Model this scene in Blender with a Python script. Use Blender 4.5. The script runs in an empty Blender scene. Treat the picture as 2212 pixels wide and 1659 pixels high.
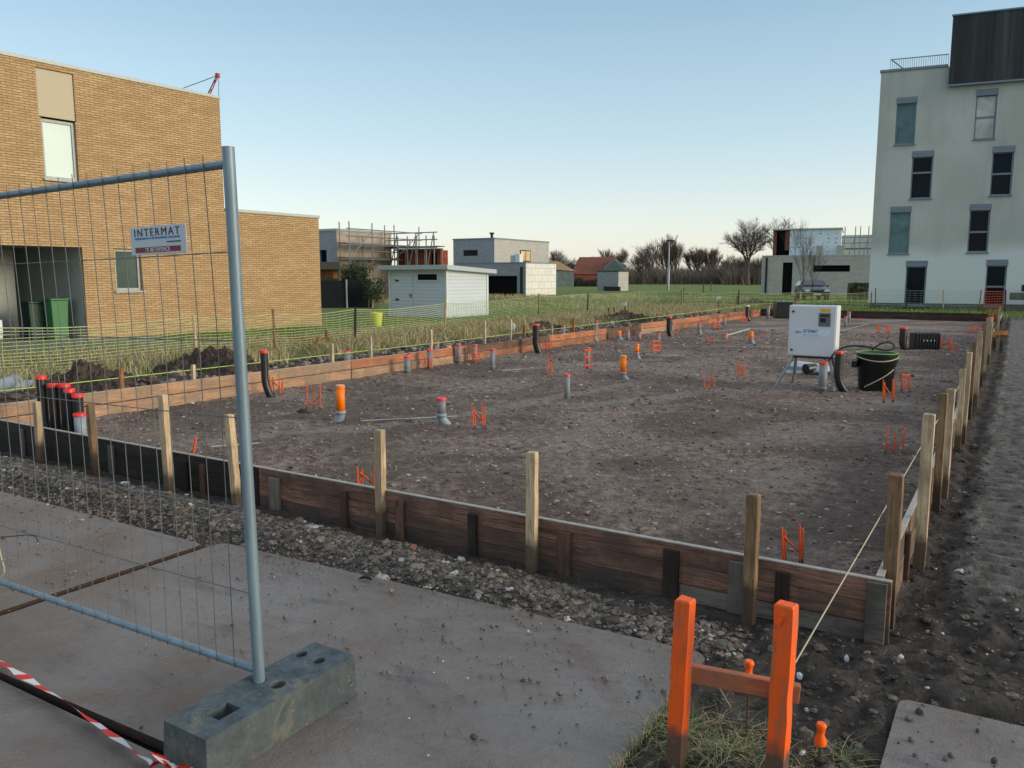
import bpy, math, random
import numpy as np
from mathutils import Vector, Matrix
R=math.radians; rnd=random.Random(7)
scene=bpy.context.scene; col=scene.collection
# ---------------------------------------------------------------- camera
CX,CY,F_,HZ,HC=1106.,829.5,1740.,597.,1.68
PITCH=math.atan((CY-HZ)/F_); YAW=math.atan(1096/(F_/math.cos(PITCH)))
cd=bpy.data.cameras.new('camera'); cam=bpy.data.objects.new('camera',cd); col.objects.link(cam)
cd.sensor_width=36; cd.sensor_fit='HORIZONTAL'; cd.lens=36*F_/2212; cd.clip_end=3000; cd.clip_start=.05
cam.location=(0,0,HC); cam.rotation_euler=(math.pi/2-PITCH,0,YAW); scene.camera=cam
# ---------------------------------------------------------------- world, sun, exposure
SUN_EL,SUN_AZ=R(14),R(78)          # bearing from +Y towards +X
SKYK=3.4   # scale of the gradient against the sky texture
w=bpy.data.worlds.new('World'); scene.world=w; w.use_nodes=True; nt=w.node_tree; nt.nodes.clear()
sky=nt.nodes.new('ShaderNodeTexSky'); sky.sky_type='NISHITA'; sky.sun_disc=False
sky.sun_elevation=SUN_EL; sky.sun_rotation=SUN_AZ; sky.air_density=1.0; sky.dust_density=.8; sky.ozone_density=1.2
bg=nt.nodes.new('ShaderNodeBackground'); bg.inputs[1].default_value=.12
wo=nt.nodes.new('ShaderNodeOutputWorld'); hsv=nt.nodes.new('ShaderNodeHueSaturation'); hsv.inputs['Saturation'].default_value=.82; nt.links.new(sky.outputs[0],hsv.inputs['Color']); 
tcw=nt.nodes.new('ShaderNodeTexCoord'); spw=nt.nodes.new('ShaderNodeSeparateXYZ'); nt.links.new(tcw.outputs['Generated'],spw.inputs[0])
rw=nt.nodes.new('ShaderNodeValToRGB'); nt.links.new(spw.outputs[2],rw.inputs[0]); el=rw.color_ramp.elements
for p_,c_ in ((0.,(.71,.68,.63)),(.06,(.64,.675,.67)),(.16,(.42,.565,.64)),(.34,(.20,.38,.52)),(.46,(.34,.50,.62)),(.62,(.70,.78,.86)),(1.,(.80,.82,.85))):  # upper stops: bright overhead sky added above the view to light the ground
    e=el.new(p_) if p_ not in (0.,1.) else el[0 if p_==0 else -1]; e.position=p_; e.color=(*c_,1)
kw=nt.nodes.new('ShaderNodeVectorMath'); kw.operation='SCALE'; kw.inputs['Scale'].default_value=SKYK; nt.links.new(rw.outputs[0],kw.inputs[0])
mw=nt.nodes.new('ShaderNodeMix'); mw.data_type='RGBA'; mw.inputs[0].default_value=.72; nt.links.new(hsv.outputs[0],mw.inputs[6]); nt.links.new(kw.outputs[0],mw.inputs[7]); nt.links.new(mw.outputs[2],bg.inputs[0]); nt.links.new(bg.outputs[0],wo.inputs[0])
sl=bpy.data.lights.new('sun','SUN'); sl.energy=.9; sl.angle=R(20); sl.color=(1,.86,.66)
so=bpy.data.objects.new('sun',sl); col.objects.link(so)
sd=Vector((math.sin(SUN_AZ)*math.cos(SUN_EL),math.cos(SUN_AZ)*math.cos(SUN_EL),math.sin(SUN_EL)))
so.rotation_euler=sd.to_track_quat('Z','Y').to_euler(); so.location=(0,0,30)
vs=scene.view_settings; vs.view_transform='Standard'; vs.look='None'; vs.gamma=1; vs.exposure=1.42
# ---------------------------------------------------------------- measuring: photo pixel (2212 wide) to a point in the world
FW=Vector((-math.sin(YAW)*math.cos(PITCH),math.cos(YAW)*math.cos(PITCH),-math.sin(PITCH)))
RT=Vector((math.cos(YAW),math.sin(YAW),0)); UP=RT.cross(FW); CAM=Vector((0,0,HC))
def ray(x,y): return FW*F_+RT*(x-CX)-UP*(y-CY)
def G(x,y,z=0.):
    d=ray(x,y); return CAM+d*((z-HC)/d.z)
def VP_(x,y,P):
    d=ray(x,y); h=Vector((FW.x,FW.y,0)).normalized(); return CAM+d*((Vector(P)-CAM).dot(h)/d.dot(h))
def DEP(P): return (Vector(P)-CAM).dot(FW)
def proj(P):
    v=Vector(P)-CAM; k=v.dot(FW); return CX+F_*v.dot(RT)/k, CY-F_*v.dot(UP)/k
def linex(X,z,px):
    a,b=2.,80.
    for _ in range(50):
        m=(a+b)/2
        if proj((X,m,z))[0]<px: a=m
        else: b=m
    return a
# ---------------------------------------------------------------- object helpers
def tag(o,label=None,cat=None,group=None,kind=None):
    if label: o['label']=label
    if cat: o['category']=cat
    if group: o['group']=group
    if kind: o['kind']=kind
    return o
def thing(name,label,cat,loc=(0,0,0),rz=0,group=None):
    o=bpy.data.objects.new(name,None); o.empty_display_size=.1; col.objects.link(o); o.location=loc; o.rotation_euler=(0,0,rz)
    return tag(o,label,cat,group)
def L(t,P):
    return Matrix.Rotation(-t.rotation_euler.z,4,'Z')@(Vector(P)-t.location)
class MB:
    def __init__(s): s.v=[]; s.f=[]; s.m=[]; s.sm=[]; s.cur=0
    def add(s,vs,fs,smooth=False):
        b=len(s.v); s.v+= [tuple(p) for p in vs]; s.f+=[tuple(b+i for i in f) for f in fs]; s.m+=[s.cur]*len(fs); s.sm+=[smooth]*len(fs); return s
    def box(s,c,d,rot=None):
        x,y,z=[k/2 for k in d]; c=Vector(c)
        P=[Vector(q) for q in [(-x,-y,-z),(x,-y,-z),(x,y,-z),(-x,y,-z),(-x,-y,z),(x,-y,z),(x,y,z),(-x,y,z)]]
        if rot is not None: P=[rot@q for q in P]
        return s.add([c+q for q in P],[(0,3,2,1),(4,5,6,7),(0,1,5,4),(1,2,6,5),(2,3,7,6),(3,0,4,7)])
    def timber(s,w,d,z0,z1,rg,j=.0016,n=9):
        V=[];F=[]
        for i in range(n+1):
            z=z0+(z1-z0)*i/n; ox,oy=rg.uniform(-j,j),rg.uniform(-j,j)
            for a,b in ((-1,-1),(1,-1),(1,1),(-1,1)):
                k=.86 if i==n else 1; V.append((a*w/2*k+ox+rg.uniform(-j,j)*.6,b*d/2*k+oy+rg.uniform(-j,j)*.6,z+(rg.uniform(-.004,.002) if i==n else 0)))
            if i==n:
                V+= [(p[0]/k,p[1]/k,p[2]-.006) for p in V[-4:]]; 
        q=4*n; V2=V[:q]+V[q+4:q+8]+V[q:q+4]; n+=1
        for i in range(n):
            for k in range(4): F.append((i*4+k,i*4+(k+1)%4,(i+1)*4+(k+1)%4,(i+1)*4+k))
        F.append((n*4,n*4+1,n*4+2,n*4+3)); return s.add(V2,F)
    def bx(s,x0,x1,y0,y1,z0,z1): return s.box(((x0+x1)/2,(y0+y1)/2,(z0+z1)/2),(x1-x0,y1-y0,z1-z0))
    def beam(s,a,b,w,h,up=(0,0,1)):
        a=Vector(a); b=Vector(b); d=b-a; l=d.length; z=d.normalized(); u=Vector(up)
        if abs(z.dot(u))>.98: u=Vector((0,1,0))
        x=u.cross(z).normalized(); y=z.cross(x); M=Matrix((x,y,z)).transposed()
        return s.box((a+b)/2,(w,h,l),M)
    def tube(s,pts,r,n=10,cap=True,smooth=True):
        pts=[Vector(p) for p in pts]; rs=r if isinstance(r,(list,tuple)) else [r]*len(pts); V=[];Fc=[]
        u=None
        for i,p in enumerate(pts):
            d=((pts[min(i+1,len(pts)-1)]-pts[max(i-1,0)])).normalized()
            if u is None: u=d.cross(Vector((0,0,1)) if abs(d.z)<.9 else Vector((1,0,0))).normalized()
            else: u=(u-d*u.dot(d)).normalized()
            v=d.cross(u)
            for k in range(n):
                a=2*math.pi*k/n; V.append(p+(u*math.cos(a)+v*math.sin(a))*rs[i])
        for i in range(len(pts)-1):
            for k in range(n): Fc.append((i*n+k,i*n+(k+1)%n,(i+1)*n+(k+1)%n,(i+1)*n+k))
        s.add(V,Fc,smooth)
        if cap:
            s.add(V[:n],[tuple(reversed(range(n)))]); s.add(V[-n:],[tuple(range(n))])
        return s
    def ring(s,c,r0,r1,z0,z1,n=20):   # hollow upright pipe
        V=[];c=Vector(c)
        for (r,z) in ((r0,z0),(r0,z1),(r1,z1),(r1,z0)):
            for k in range(n): V.append(c+Vector((r*math.cos(2*math.pi*k/n),r*math.sin(2*math.pi*k/n),z)))
        return s.add(V,[(a*n+k,((a+1)%4)*n+k,((a+1)%4)*n+(k+1)%n,a*n+(k+1)%n) for a in range(4) for k in range(n)],True)
    def disc(s,c,r,z,n=20):
        c=Vector(c); return s.add([c+Vector((r*math.cos(2*math.pi*k/n),r*math.sin(2*math.pi*k/n),z)) for k in range(n)],[tuple(range(n))])
    def wall(s,u0,u1,v0,v1,holes=(),d=.12,y=0.,ns=1):
        us=sorted({u0,u1,*[q for h in holes for q in h[:2]]}); vs_=sorted({v0,v1,*[q for h in holes for q in h[2:]]})
        us=[q for q in us if u0<=q<=u1]; vs_=[q for q in vs_ if v0<=q<=v1]
        for a,b in zip(us,us[1:]):
            for c,e in zip(vs_,vs_[1:]):
                if any(h[0]<(a+b)/2<h[1] and h[2]<(c+e)/2<h[3] for h in holes): continue
                s.add([(a,y,c),(b,y,c),(b,y,e),(a,y,e)],[(0,1,2,3)])
        for (a,b,c,e) in holes:
            a=max(a,u0);b=min(b,u1)
            s.add([(a,y,c),(b,y,c),(b,y,e),(a,y,e),(a,y+d,c),(b,y+d,c),(b,y+d,e),(a,y+d,e)],[(0,4,5,1),(1,5,6,2),(2,6,7,3),(3,7,4,0)])
        return s
    def build(s,name,mats,parent=None,bevel=0,loc=None,rz=0,attr=None,subdiv=0,weld=False):
        me=bpy.data.meshes.new(name); me.from_pydata(s.v,[],s.f); 
        if not isinstance(mats,(list,tuple)): mats=[mats]
        for m in mats: me.materials.append(m)
        if any(s.m): me.polygons.foreach_set('material_index',s.m)
        me.polygons.foreach_set('use_smooth',s.sm)
        if attr is not None:
            a=me.attributes.new('rnd','FLOAT','POINT'); a.data.foreach_set('value',attr)
        me.update()
        o=bpy.data.objects.new(name,me); col.objects.link(o)
        if parent: o.parent=parent
        if loc is not None: o.location=loc; o.rotation_euler=(0,0,rz)
        if weld:
            md=o.modifiers.new('w','WELD'); md.merge_threshold=.0005
        if bevel:
            md=o.modifiers.new('b','BEVEL'); md.width=bevel; md.segments=2; md.limit_method='ANGLE'; md.angle_limit=R(50)
        return o
def copy_tree(o,parent=None):
    kids=[c for c in o.children]; c=o.copy(); col.objects.link(c); c.parent=parent
    for k in kids: copy_tree(k,c)
    return c
def noise2(x,y,seed=0):
    xi=np.floor(x).astype(np.int64); yi=np.floor(y).astype(np.int64); xf=x-xi; yf=y-yi
    def hsh(a,b):
        n=(a*374761393+b*668265263+seed*974711)&0xffffffff; n=((n^(n>>13))*1274126177)&0xffffffff; return ((n^(n>>16))&0xffff)/65535.
    u=xf*xf*(3-2*xf); v=yf*yf*(3-2*yf)
    return (hsh(xi,yi)*(1-u)+hsh(xi+1,yi)*u)*(1-v)+(hsh(xi,yi+1)*(1-u)+hsh(xi+1,yi+1)*u)*v
def fbm(x,y,o=4,seed=0):
    s=0;a=.5
    for i in range(o): s=s+a*(noise2(x*2**i+17*i,y*2**i-9*i,seed+i)-.5); a*=.55
    return s
def text(parent,body,mat,size,loc,rot,name='lettering',off=.0,sx=1.,align='LEFT',ext=.0008,width=None,sp=1.):
    cu=bpy.data.curves.new(name,'FONT'); cu.body=body; cu.size=size; cu.offset=off; cu.extrude=ext; cu.align_x=align; cu.space_character=sp; cu.resolution_u=3
    t=bpy.data.objects.new(name,cu); col.objects.link(t); bpy.context.view_layer.update()
    me=bpy.data.meshes.new_from_object(t.evaluated_get(bpy.context.evaluated_depsgraph_get())); bpy.data.objects.remove(t)
    me.materials.clear(); me.materials.append(mat); o=bpy.data.objects.new(name,me); col.objects.link(o); o.parent=parent; o.location=loc; o.rotation_euler=rot
    if width: sx=width/max(v.co.x for v in me.vertices)
    o.scale=(sx,1,1)
    return o
# ---------------------------------------------------------------- materials
class NT:
    def __init__(s,name):
        s.m=bpy.data.materials.new(name); s.m.use_nodes=True; s.t=s.m.node_tree; s.b=s.t.nodes['Principled BSDF']; s.tc=None
    def n(s,ty,ins={},**kw):
        nd=s.t.nodes.new('ShaderNode'+ty)
        for k,v in kw.items(): setattr(nd,k,v)
        for k,v in ins.items(): s.set(nd.inputs[k],v)
        return nd
    def set(s,inp,v):
        if hasattr(v,'is_linked') or hasattr(v,'links'): s.t.links.new(v,inp)
        elif isinstance(v,(tuple,list)) and len(v)==3 and inp.type=='RGBA': inp.default_value=(*v,1)
        else: inp.default_value=v
    def co(s,stretch=(1,1,1),world=False):
        if world: src=s.n('NewGeometry').outputs['Position']
        else:
            tc=s.n('TexCoord').outputs['Object']; oi=s.n('ObjectInfo').outputs['Random']
            ml=s.n('Math',{0:oi,1:37.},operation='MULTIPLY').outputs[0]
            src=s.n('VectorMath',{0:tc,1:s.n('CombineXYZ',{0:ml,1:ml,2:0.}).outputs[0]},operation='ADD').outputs[0]
        return s.n('Mapping',{0:src,3:stretch}).outputs[0]
    def noise(s,v,scale,detail=5,rough=.6,dist=0): return s.n('TexNoise',{'Vector':v,'Scale':scale,'Detail':detail,'Roughness':rough,'Distortion':dist}).outputs['Fac']
    def ramp(s,f,pts):
        nd=s.n('ValToRGB',{0:f}); e=nd.color_ramp.elements
        while len(e)<len(pts): e.new(.5)
        for q,(p,c) in zip(e,pts): q.position=p; q.color=(*c,1) if not isinstance(c,float) else (c,c,c,1)
        return nd.outputs[0]
    def mix(s,f,a,b,mode='MIX'):
        nd=s.n('Mix',data_type='RGBA',blend_type=mode); s.set(nd.inputs[0],f); s.set(nd.inputs[6],a); s.set(nd.inputs[7],b); return nd.outputs[2]
    def mth(s,op,a,b=0.): return s.n('Math',{0:a,1:b},operation=op).outputs[0]
    def sep(s,v): return s.n('SeparateXYZ',{0:v}).outputs
    def bump(s,h,d,st=1.):
        nd=s.n('Bump',{'Height':h,'Distance':d,'Strength':st}); s.t.links.new(nd.outputs[0],s.b.inputs['Normal'])
    def out(s,colr,rough=.8,spec=.3,metal=0.):
        s.set(s.b.inputs['Base Color'],colr); s.set(s.b.inputs['Roughness'],rough); s.b.inputs['Specular IOR Level'].default_value=spec; s.b.inputs['Metallic'].default_value=metal
        return s.m
def mulc(c,k): return tuple(min(1,q*k) for q in c)
def M(name,c,var=.25,scale=6,rough=.7,bump=.002,stretch=(1,1,1),spec=.3,metal=0.,dirt=None,dirtamt=.5,bscale=None):
    t=NT(name); co=t.co(stretch); f=t.noise(co,scale,6,.65); cl=t.ramp(f,[(.25,mulc(c,1-var)),(.75,mulc(c,1+var))])
    if dirt:
        g=t.noise(t.co(),scale*.45+1.3,5,.7,.4); cl=t.mix(t.ramp(g,[(1-dirtamt-.12,0.),(1-dirtamt+.12,.85)]),cl,dirt)
    if bump: t.bump(t.noise(co,bscale or scale*4,5,.7),bump)
    return t.out(cl,rough,spec,metal)
def WOOD(name,c,axis=2,var=.35,knots=True,wet=None,wetz=.18,bump=.003,dirt=None):
    st=[14.,14.,14.]; st[axis]=.9
    t=NT(name); co=t.co(tuple(st)); f=t.noise(co,1.6,8,.75,.9); cl=t.ramp(f,[(.36,mulc(c,1-var*1.25)),(.5,c),(.64,mulc(c,1+var*.9))])
    fn=t.noise(co,7,4,.7,.3); cl=t.mix(t.ramp(fn,[(.40,.6),(.47,0.)]),cl,mulc(c,.35))
    ks=[7.,7.,7.]; ks[axis]=2.4; vk=t.n('TexVoronoi',{'Vector':t.co(tuple(ks)),'Scale':1.}); kf=t.mth('MULTIPLY',t.ramp(vk.outputs['Distance'],[(.10,.9),(.2,0.)]),t.ramp(t.sep(vk.outputs['Color'])[0],[(.6,0.),(.62,1.)])); cl=t.mix(kf,cl,mulc(c,.3))
    g=t.noise(co,5,3,.6,1.5); cl=t.mix(t.ramp(g,[(.36,.55),(.42,0.)]),cl,mulc(c,.35))
    big=t.noise(t.co(),2.2,4,.65); cl=t.mix(t.ramp(big,[(.43,0.),(.58,.75)]),cl,dirt or mulc(c,.5))
    if wet:
        z=t.sep(t.n('TexCoord').outputs['Object'])[2]; z2=t.mth('ADD',z,t.mth('MULTIPLY',t.noise(t.co(),9,3),.12))
        cl=t.mix(t.ramp(z2,[(wetz-.01,.85),(wetz+.05,0.)]),cl,wet)
    t.bump(f,bump); return t.out(cl,.75,.25)
def PLAIN(name,c,rough=.5,spec=.4,metal=0.): return M(name,c,.12,9,rough,.0006,spec=spec,metal=metal)
m_soilheap=M('heap_soil',(.075,.056,.046),.6,7,.95,.03,spec=.1)
m_galv=M('galvanised',(.17,.235,.275),.25,14,.48,.0004,(1,1,.25),.5,.25,dirt=(.22,.2,.17),dirtamt=.12)
m_wire=PLAIN('wire',(.12,.13,.14),.5)
m_fresh=WOOD('fresh_wood',(.56,.41,.26),2,.25,wet=(.07,.05,.036),wetz=.22)
m_fresh2=WOOD('brown_wood',(.27,.165,.09),2,.35,wet=(.05,.035,.027),wetz=.25)
m_white_wood=WOOD('pale_wood',(.62,.50,.34),2,.15)
m_orwood=WOOD('orange_stake',(.42,.17,.06),2,.3)
m_plank_red=WOOD('plank_red',(.25,.13,.09),0,.5,dirt=(.075,.05,.04))
m_plank_dark=WOOD('plank_dark',(.035,.027,.024),0,.4)
m_plank_grey=WOOD('plank_grey',(.16,.135,.115),0,.3,dirt=(.06,.05,.042))
m_plank_y=[WOOD('plank_tan',(.44,.26,.16),1,.3,dirt=(.22,.17,.12)),WOOD('plank_orange',(.50,.19,.09),1,.3,dirt=(.27,.13,.08)),WOOD('plank_rust',(.36,.16,.09),1,.35),WOOD('plank_brown',(.16,.10,.07),1,.4)]
m_plank_right=WOOD('plank_side',(.17,.125,.09),1,.4)
m_conc_edge=M('concrete_spill',(.35,.33,.30),.25,20,.9)
m_cleat=WOOD('cleat_brown',(.13,.07,.05),2,.45); m_cleat_d=WOOD('cleat_dark',(.04,.027,.022),2,.3); m_cleat_g=M('cleat_green',(.06,.10,.085),.25,10,.7); m_cleat_gr=WOOD('cleat_grey',(.2,.17,.14),2,.3)
t=NT('orange_paint'); zz=t.sep(t.n('TexCoord').outputs['Object'])[2]; zz=t.mth('ADD',zz,t.mth('MULTIPLY',t.noise(t.co(),14,4),.13))
cl=t.mix(t.ramp(t.noise(t.co((30,30,2.2)),1.3,7,.7,.5),[(.50,0.),(.62,.75)]),(.92,.115,.012),(.40,.13,.06)); cl=t.mix(t.ramp(t.noise(t.co((1,1,1)),7,5,.7),[(.58,0.),(.70,.5)]),cl,(.30,.13,.08)); cl=t.mix(t.ramp(zz,[(.165,1.),(.215,0.)]),cl,(.13,.075,.05)); t.bump(t.noise(t.co((14,14,1)),3,5),.003); m_orange_stake=t.out(cl,.6,.3)
m_orange_dull=M('orange_board',(.42,.13,.06),.3,8,.7,.002,(1,8,8),dirt=(.2,.12,.08),dirtamt=.45)
m_orange_cap=PLAIN('orange_plastic',(.95,.13,.01),.4)
t=NT('rebar_paint'); zz=t.sep(t.n('TexCoord').outputs['Object'])[2]; zz=t.mth('ADD',zz,t.mth('MULTIPLY',t.noise(t.co(),25,3),.12))
m_rebar=t.out(t.mix(t.ramp(zz,[(.12,1.),(.24,0.)]),(.72,.115,.03),(.07,.035,.025)),.7,.2)
m_red=PLAIN('red_cap',(.72,.03,.025),.4); m_pgrey=M('pvc_grey',(.21,.215,.225),.2,10,.5,0,dirt=(.13,.105,.09),dirtamt=.25); m_pblue=M('pvc_socket',(.24,.285,.32),.15,8,.45,0,dirt=(.2,.18,.16),dirtamt=.2)
m_porange=M('pvc_orange',(.92,.19,.008),.08,8,.4,0); m_pblack=M('conduit_black',(.014,.015,.017),.3,8,.4,.0005,spec=.5)
m_white=M('white_plastic',(.62,.64,.66),.06,5,.45,0); m_black=PLAIN('black_plastic',(.008,.009,.011),.4); m_ink=PLAIN('black_ink',(.01,.01,.012),.5)
m_rust=PLAIN('rusty_rod',(.07,.035,.024),.8)
m_string=PLAIN('string',(.42,.38,.26),.8); m_gstring=PLAIN('lime_string',(.35,.55,.12),.7)
# glass
def GLASS(name,c,rough=.06,spec=.8,v=.3): 
    t=NT(name); return t.out(t.ramp(t.noise(t.co(),1.3,2),[(.3,mulc(c,1-v)),(.7,mulc(c,1+v))]),rough,spec)
g_dark=GLASS('glass_dark',(.005,.010,.016),.12,.1); g_teal=GLASS('glass_teal',(.10,.19,.20),.25,.3); g_pale=GLASS('glass_pale',(.62,.74,.70),.1,.3,0.); g_cream=GLASS('glass_cream',(.42,.42,.38),.1); g_lit=GLASS('glass_lit_tint',(.62,.42,.2),.2)  # g_lit: warm light of a lit room put into the pane colour
m_frame=PLAIN('alu_frame',(.17,.21,.25),.4); m_frame_lt=PLAIN('alu_frame_light',(.32,.35,.33),.4)
# brick
def BRICK(name,c1,c2,joint_col,w=.215,h=.062,ax='x',bump=.012,mort=.006,zcol=None):
    t=NT(name); tc=t.n('TexCoord').outputs['Object']; x,y,z=t.sep(tc)
    wob=t.mth('MULTIPLY',t.mth('SUBTRACT',t.noise(t.co(),5,3),.5),.012)
    u=t.mth('ADD',x,y); v=t.n('CombineXYZ',{0:u,1:t.mth('ADD',z,wob),2:0.}).outputs[0]
    b=t.n('TexBrick',{'Vector':v,'Color1':(0,0,0),'Color2':(1,1,1),'Mortar':(0,0,0),'Scale':1.,'Mortar Size':mort,'Mortar Smooth':.35,'Brick Width':w,'Row Height':h,'Bias':0.})
    cc=t.mix(b.outputs['Color'],c1,c2); big=t.noise(t.co((1,1,4)),1.4,5); cc=t.mix(t.ramp(big,[(.35,.0),(.7,.5)]),cc,mulc(c1,.75))
    n=t.noise(t.n('VectorMath',{0:v,1:(1/w,1/h,1.)},operation='MULTIPLY').outputs[0],.9,4,.7); cc=t.mix(t.ramp(n,[(.3,.35),(.5,0.)]),cc,mulc(c1,.62)); cc=t.mix(t.ramp(n,[(.6,0.),(.74,.45)]),cc,mulc(c2,1.5))
    cc=t.mix(t.mth('MULTIPLY',b.outputs['Fac'],.8),cc,joint_col)
    t.bump(t.mth('ADD',t.mth('MULTIPLY',b.outputs['Fac'],-1.),t.mth('MULTIPLY',n,.5)),bump); return t.out(cc,.9,.15)
m_brick=BRICK('yellow_brick',(.43,.28,.14),(.53,.375,.205),(.19,.125,.07),w=.24,h=.060,mort=.007,bump=.012)  # thin open joints: their shadow is put into the dark joint colour
m_greybrick=BRICK('grey_brick',(.42,.41,.38),(.52,.50,.46),(.34,.33,.31),bump=.004)
m_shadebrick=BRICK('shaded_brick',(.29,.305,.33),(.36,.375,.40),(.25,.26,.27),bump=.004)  # shaded copy for the front walls; shade is put into the brick colour
m_snapbrick=BRICK('snap_block',(.56,.45,.33),(.62,.51,.39),(.48,.42,.34),w=.5,h=.25,bump=.003)
m_redblock=BRICK('red_block',(.33,.075,.04),(.42,.12,.065),(.25,.1,.07),w=.45,h=.2)
m_brownblock=PLAIN('brown_block',(.16,.06,.035),.9)
m_coping=PLAIN('coping',(.42,.46,.43),.5); m_panel=M('cream_render',(.48,.42,.30),.06,30,.9,.002); m_dark=PLAIN('dark_void',(.006,.006,.007),.9,.1)  # m_dark: near-black sheets paint the interior shade in openings
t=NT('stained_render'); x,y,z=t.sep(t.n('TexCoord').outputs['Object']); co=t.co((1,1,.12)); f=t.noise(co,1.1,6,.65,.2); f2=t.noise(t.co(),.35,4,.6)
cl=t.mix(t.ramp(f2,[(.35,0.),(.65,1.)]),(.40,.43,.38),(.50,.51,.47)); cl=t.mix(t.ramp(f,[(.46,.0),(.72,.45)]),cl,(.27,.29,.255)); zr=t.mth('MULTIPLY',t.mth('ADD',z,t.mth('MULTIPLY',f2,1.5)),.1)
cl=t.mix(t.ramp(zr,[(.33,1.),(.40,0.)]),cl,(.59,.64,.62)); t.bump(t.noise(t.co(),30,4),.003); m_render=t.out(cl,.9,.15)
t=NT('black_cladding'); co=t.co((1,1,.03)); cl=t.ramp(t.noise(co,1.7,6,.7),[(.42,(.009,.012,.013)),(.56,(.03,.038,.038)),(.72,(.11,.12,.11))]); m_clad=t.out(cl,.55,.4)
m_plinth=M('plinth',(.13,.145,.125),.35,5,.9,.004,dirt=(.05,.08,.03),dirtamt=.4)
def CLAP(name,c,sp=.14):
    t=NT(name); z=t.sep(t.n('TexCoord').outputs['Object'])[2]; s=t.mth('FRACT',t.mth('DIVIDE',z,sp)); cl=t.mix(t.ramp(s,[(.0,.55),(.07,0.)]),c,mulc(c,.45)); cl=t.mix(t.ramp(t.noise(t.co(),3,4),[(.4,0.),(.8,.3)]),cl,mulc(c,.8)); t.bump(t.ramp(s,[(0.,0.),(.1,1.)]),.006); return t.out(cl,.6,.3)
m_clap=CLAP('shed_boards',(.55,.61,.65)); m_trim=PLAIN('white_trim',(.62,.64,.62),.5); m_shedroof=PLAIN('shed_fascia',(.40,.45,.47),.5)
t=NT('insulation'); co=t.n('TexCoord').outputs['Object']; x,y,z=t.sep(co); v=t.n('CombineXYZ',{0:t.mth('ADD',x,y),1:z,2:0.}).outputs[0]
b=t.n('TexBrick',{'Vector':v,'Color1':(.66,.66,.62),'Color2':(.74,.74,.7),'Mortar':(.42,.38,.3),'Scale':1.,'Mortar Size':.02,'Brick Width':1.2,'Row Height':.6}); wv=t.noise(t.n('Mapping',{0:v,3:(7,7,1)}).outputs[0],1.2,2,.4,2.5)
m_insul=t.out(t.mix(t.ramp(wv,[(.52,0.),(.57,.35)]),b.outputs['Color'],(.45,.42,.33)),.6,.2)
t=NT('insulation_dowels'); co=t.n('TexCoord').outputs['Object']; x,y,z=t.sep(co); v=t.n('CombineXYZ',{0:t.mth('ADD',x,y),1:z,2:0.}).outputs[0]
vo=t.n('TexVoronoi',{'Vector':t.n('Mapping',{0:v,3:(1.6,2.6,1)}).outputs[0],'Scale':1.,'Randomness':.25}); m_insul2=t.out(t.mix(t.ramp(vo.outputs['Distance'],[(.12,.9),(.17,0.)]),(.66,.74,.80),(.05,.06,.07)),.5,.3)
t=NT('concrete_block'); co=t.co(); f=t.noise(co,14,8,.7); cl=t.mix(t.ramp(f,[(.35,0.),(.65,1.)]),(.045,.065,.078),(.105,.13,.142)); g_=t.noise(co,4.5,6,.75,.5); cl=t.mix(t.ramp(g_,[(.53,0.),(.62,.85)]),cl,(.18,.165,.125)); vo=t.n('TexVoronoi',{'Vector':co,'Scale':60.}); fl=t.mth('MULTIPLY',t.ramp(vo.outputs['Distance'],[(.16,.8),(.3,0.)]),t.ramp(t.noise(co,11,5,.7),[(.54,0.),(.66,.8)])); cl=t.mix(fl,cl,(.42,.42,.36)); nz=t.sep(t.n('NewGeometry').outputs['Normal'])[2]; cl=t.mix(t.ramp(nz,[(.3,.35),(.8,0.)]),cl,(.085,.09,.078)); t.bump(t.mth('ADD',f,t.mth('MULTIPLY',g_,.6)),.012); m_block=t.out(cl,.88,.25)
m_rooft=M('clay_tiles',(.17,.065,.045),.25,2,.85,.01); m_roofd=M('old_slates',(.10,.13,.13),.3,2,.8)
m_bark=M('bark',(.115,.09,.075),.3,3,.9,0); m_barkd=M('dark_twigs',(.105,.082,.07),.35,1,.9,0); m_barkl=M('pale_twigs',(.17,.125,.10),.3,1,.9,0)
m_bamboo=M('bamboo_leaf',(.028,.05,.022),.5,4,.7,0); m_bamboo2=M('bamboo_stem',(.14,.11,.06),.3,4,.8,0)
m_lime=PLAIN('lime_plastic_mesh',(.52,.56,.28),.6); m_redmesh=PLAIN('red_mesh',(.62,.10,.05),.7)
m_screen=M('black_screen',(.013,.014,.018),.25,3,.9,.003); m_yellow=PLAIN('yellow_plastic',(.62,.65,.05),.5); m_greenbin=PLAIN('green_bin',(.05,.17,.06),.5); m_dgreenbin=PLAIN('dark_green_bin',(.015,.045,.03),.5)
m_steel=PLAIN('scaffold_steel',(.25,.26,.26),.45,.5,.3); m_scafdeck=PLAIN('deck_board',(.14,.11,.08),.8)
m_redcrane=PLAIN('crane_red',(.42,.02,.03),.5); m_tape_r=PLAIN('tape_red',(.68,.02,.02),.45); m_tape_w=PLAIN('tape_white',(.66,.66,.68),.45)
m_limegreen=PLAIN('lime_rim',(.13,.36,.05),.5)
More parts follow.
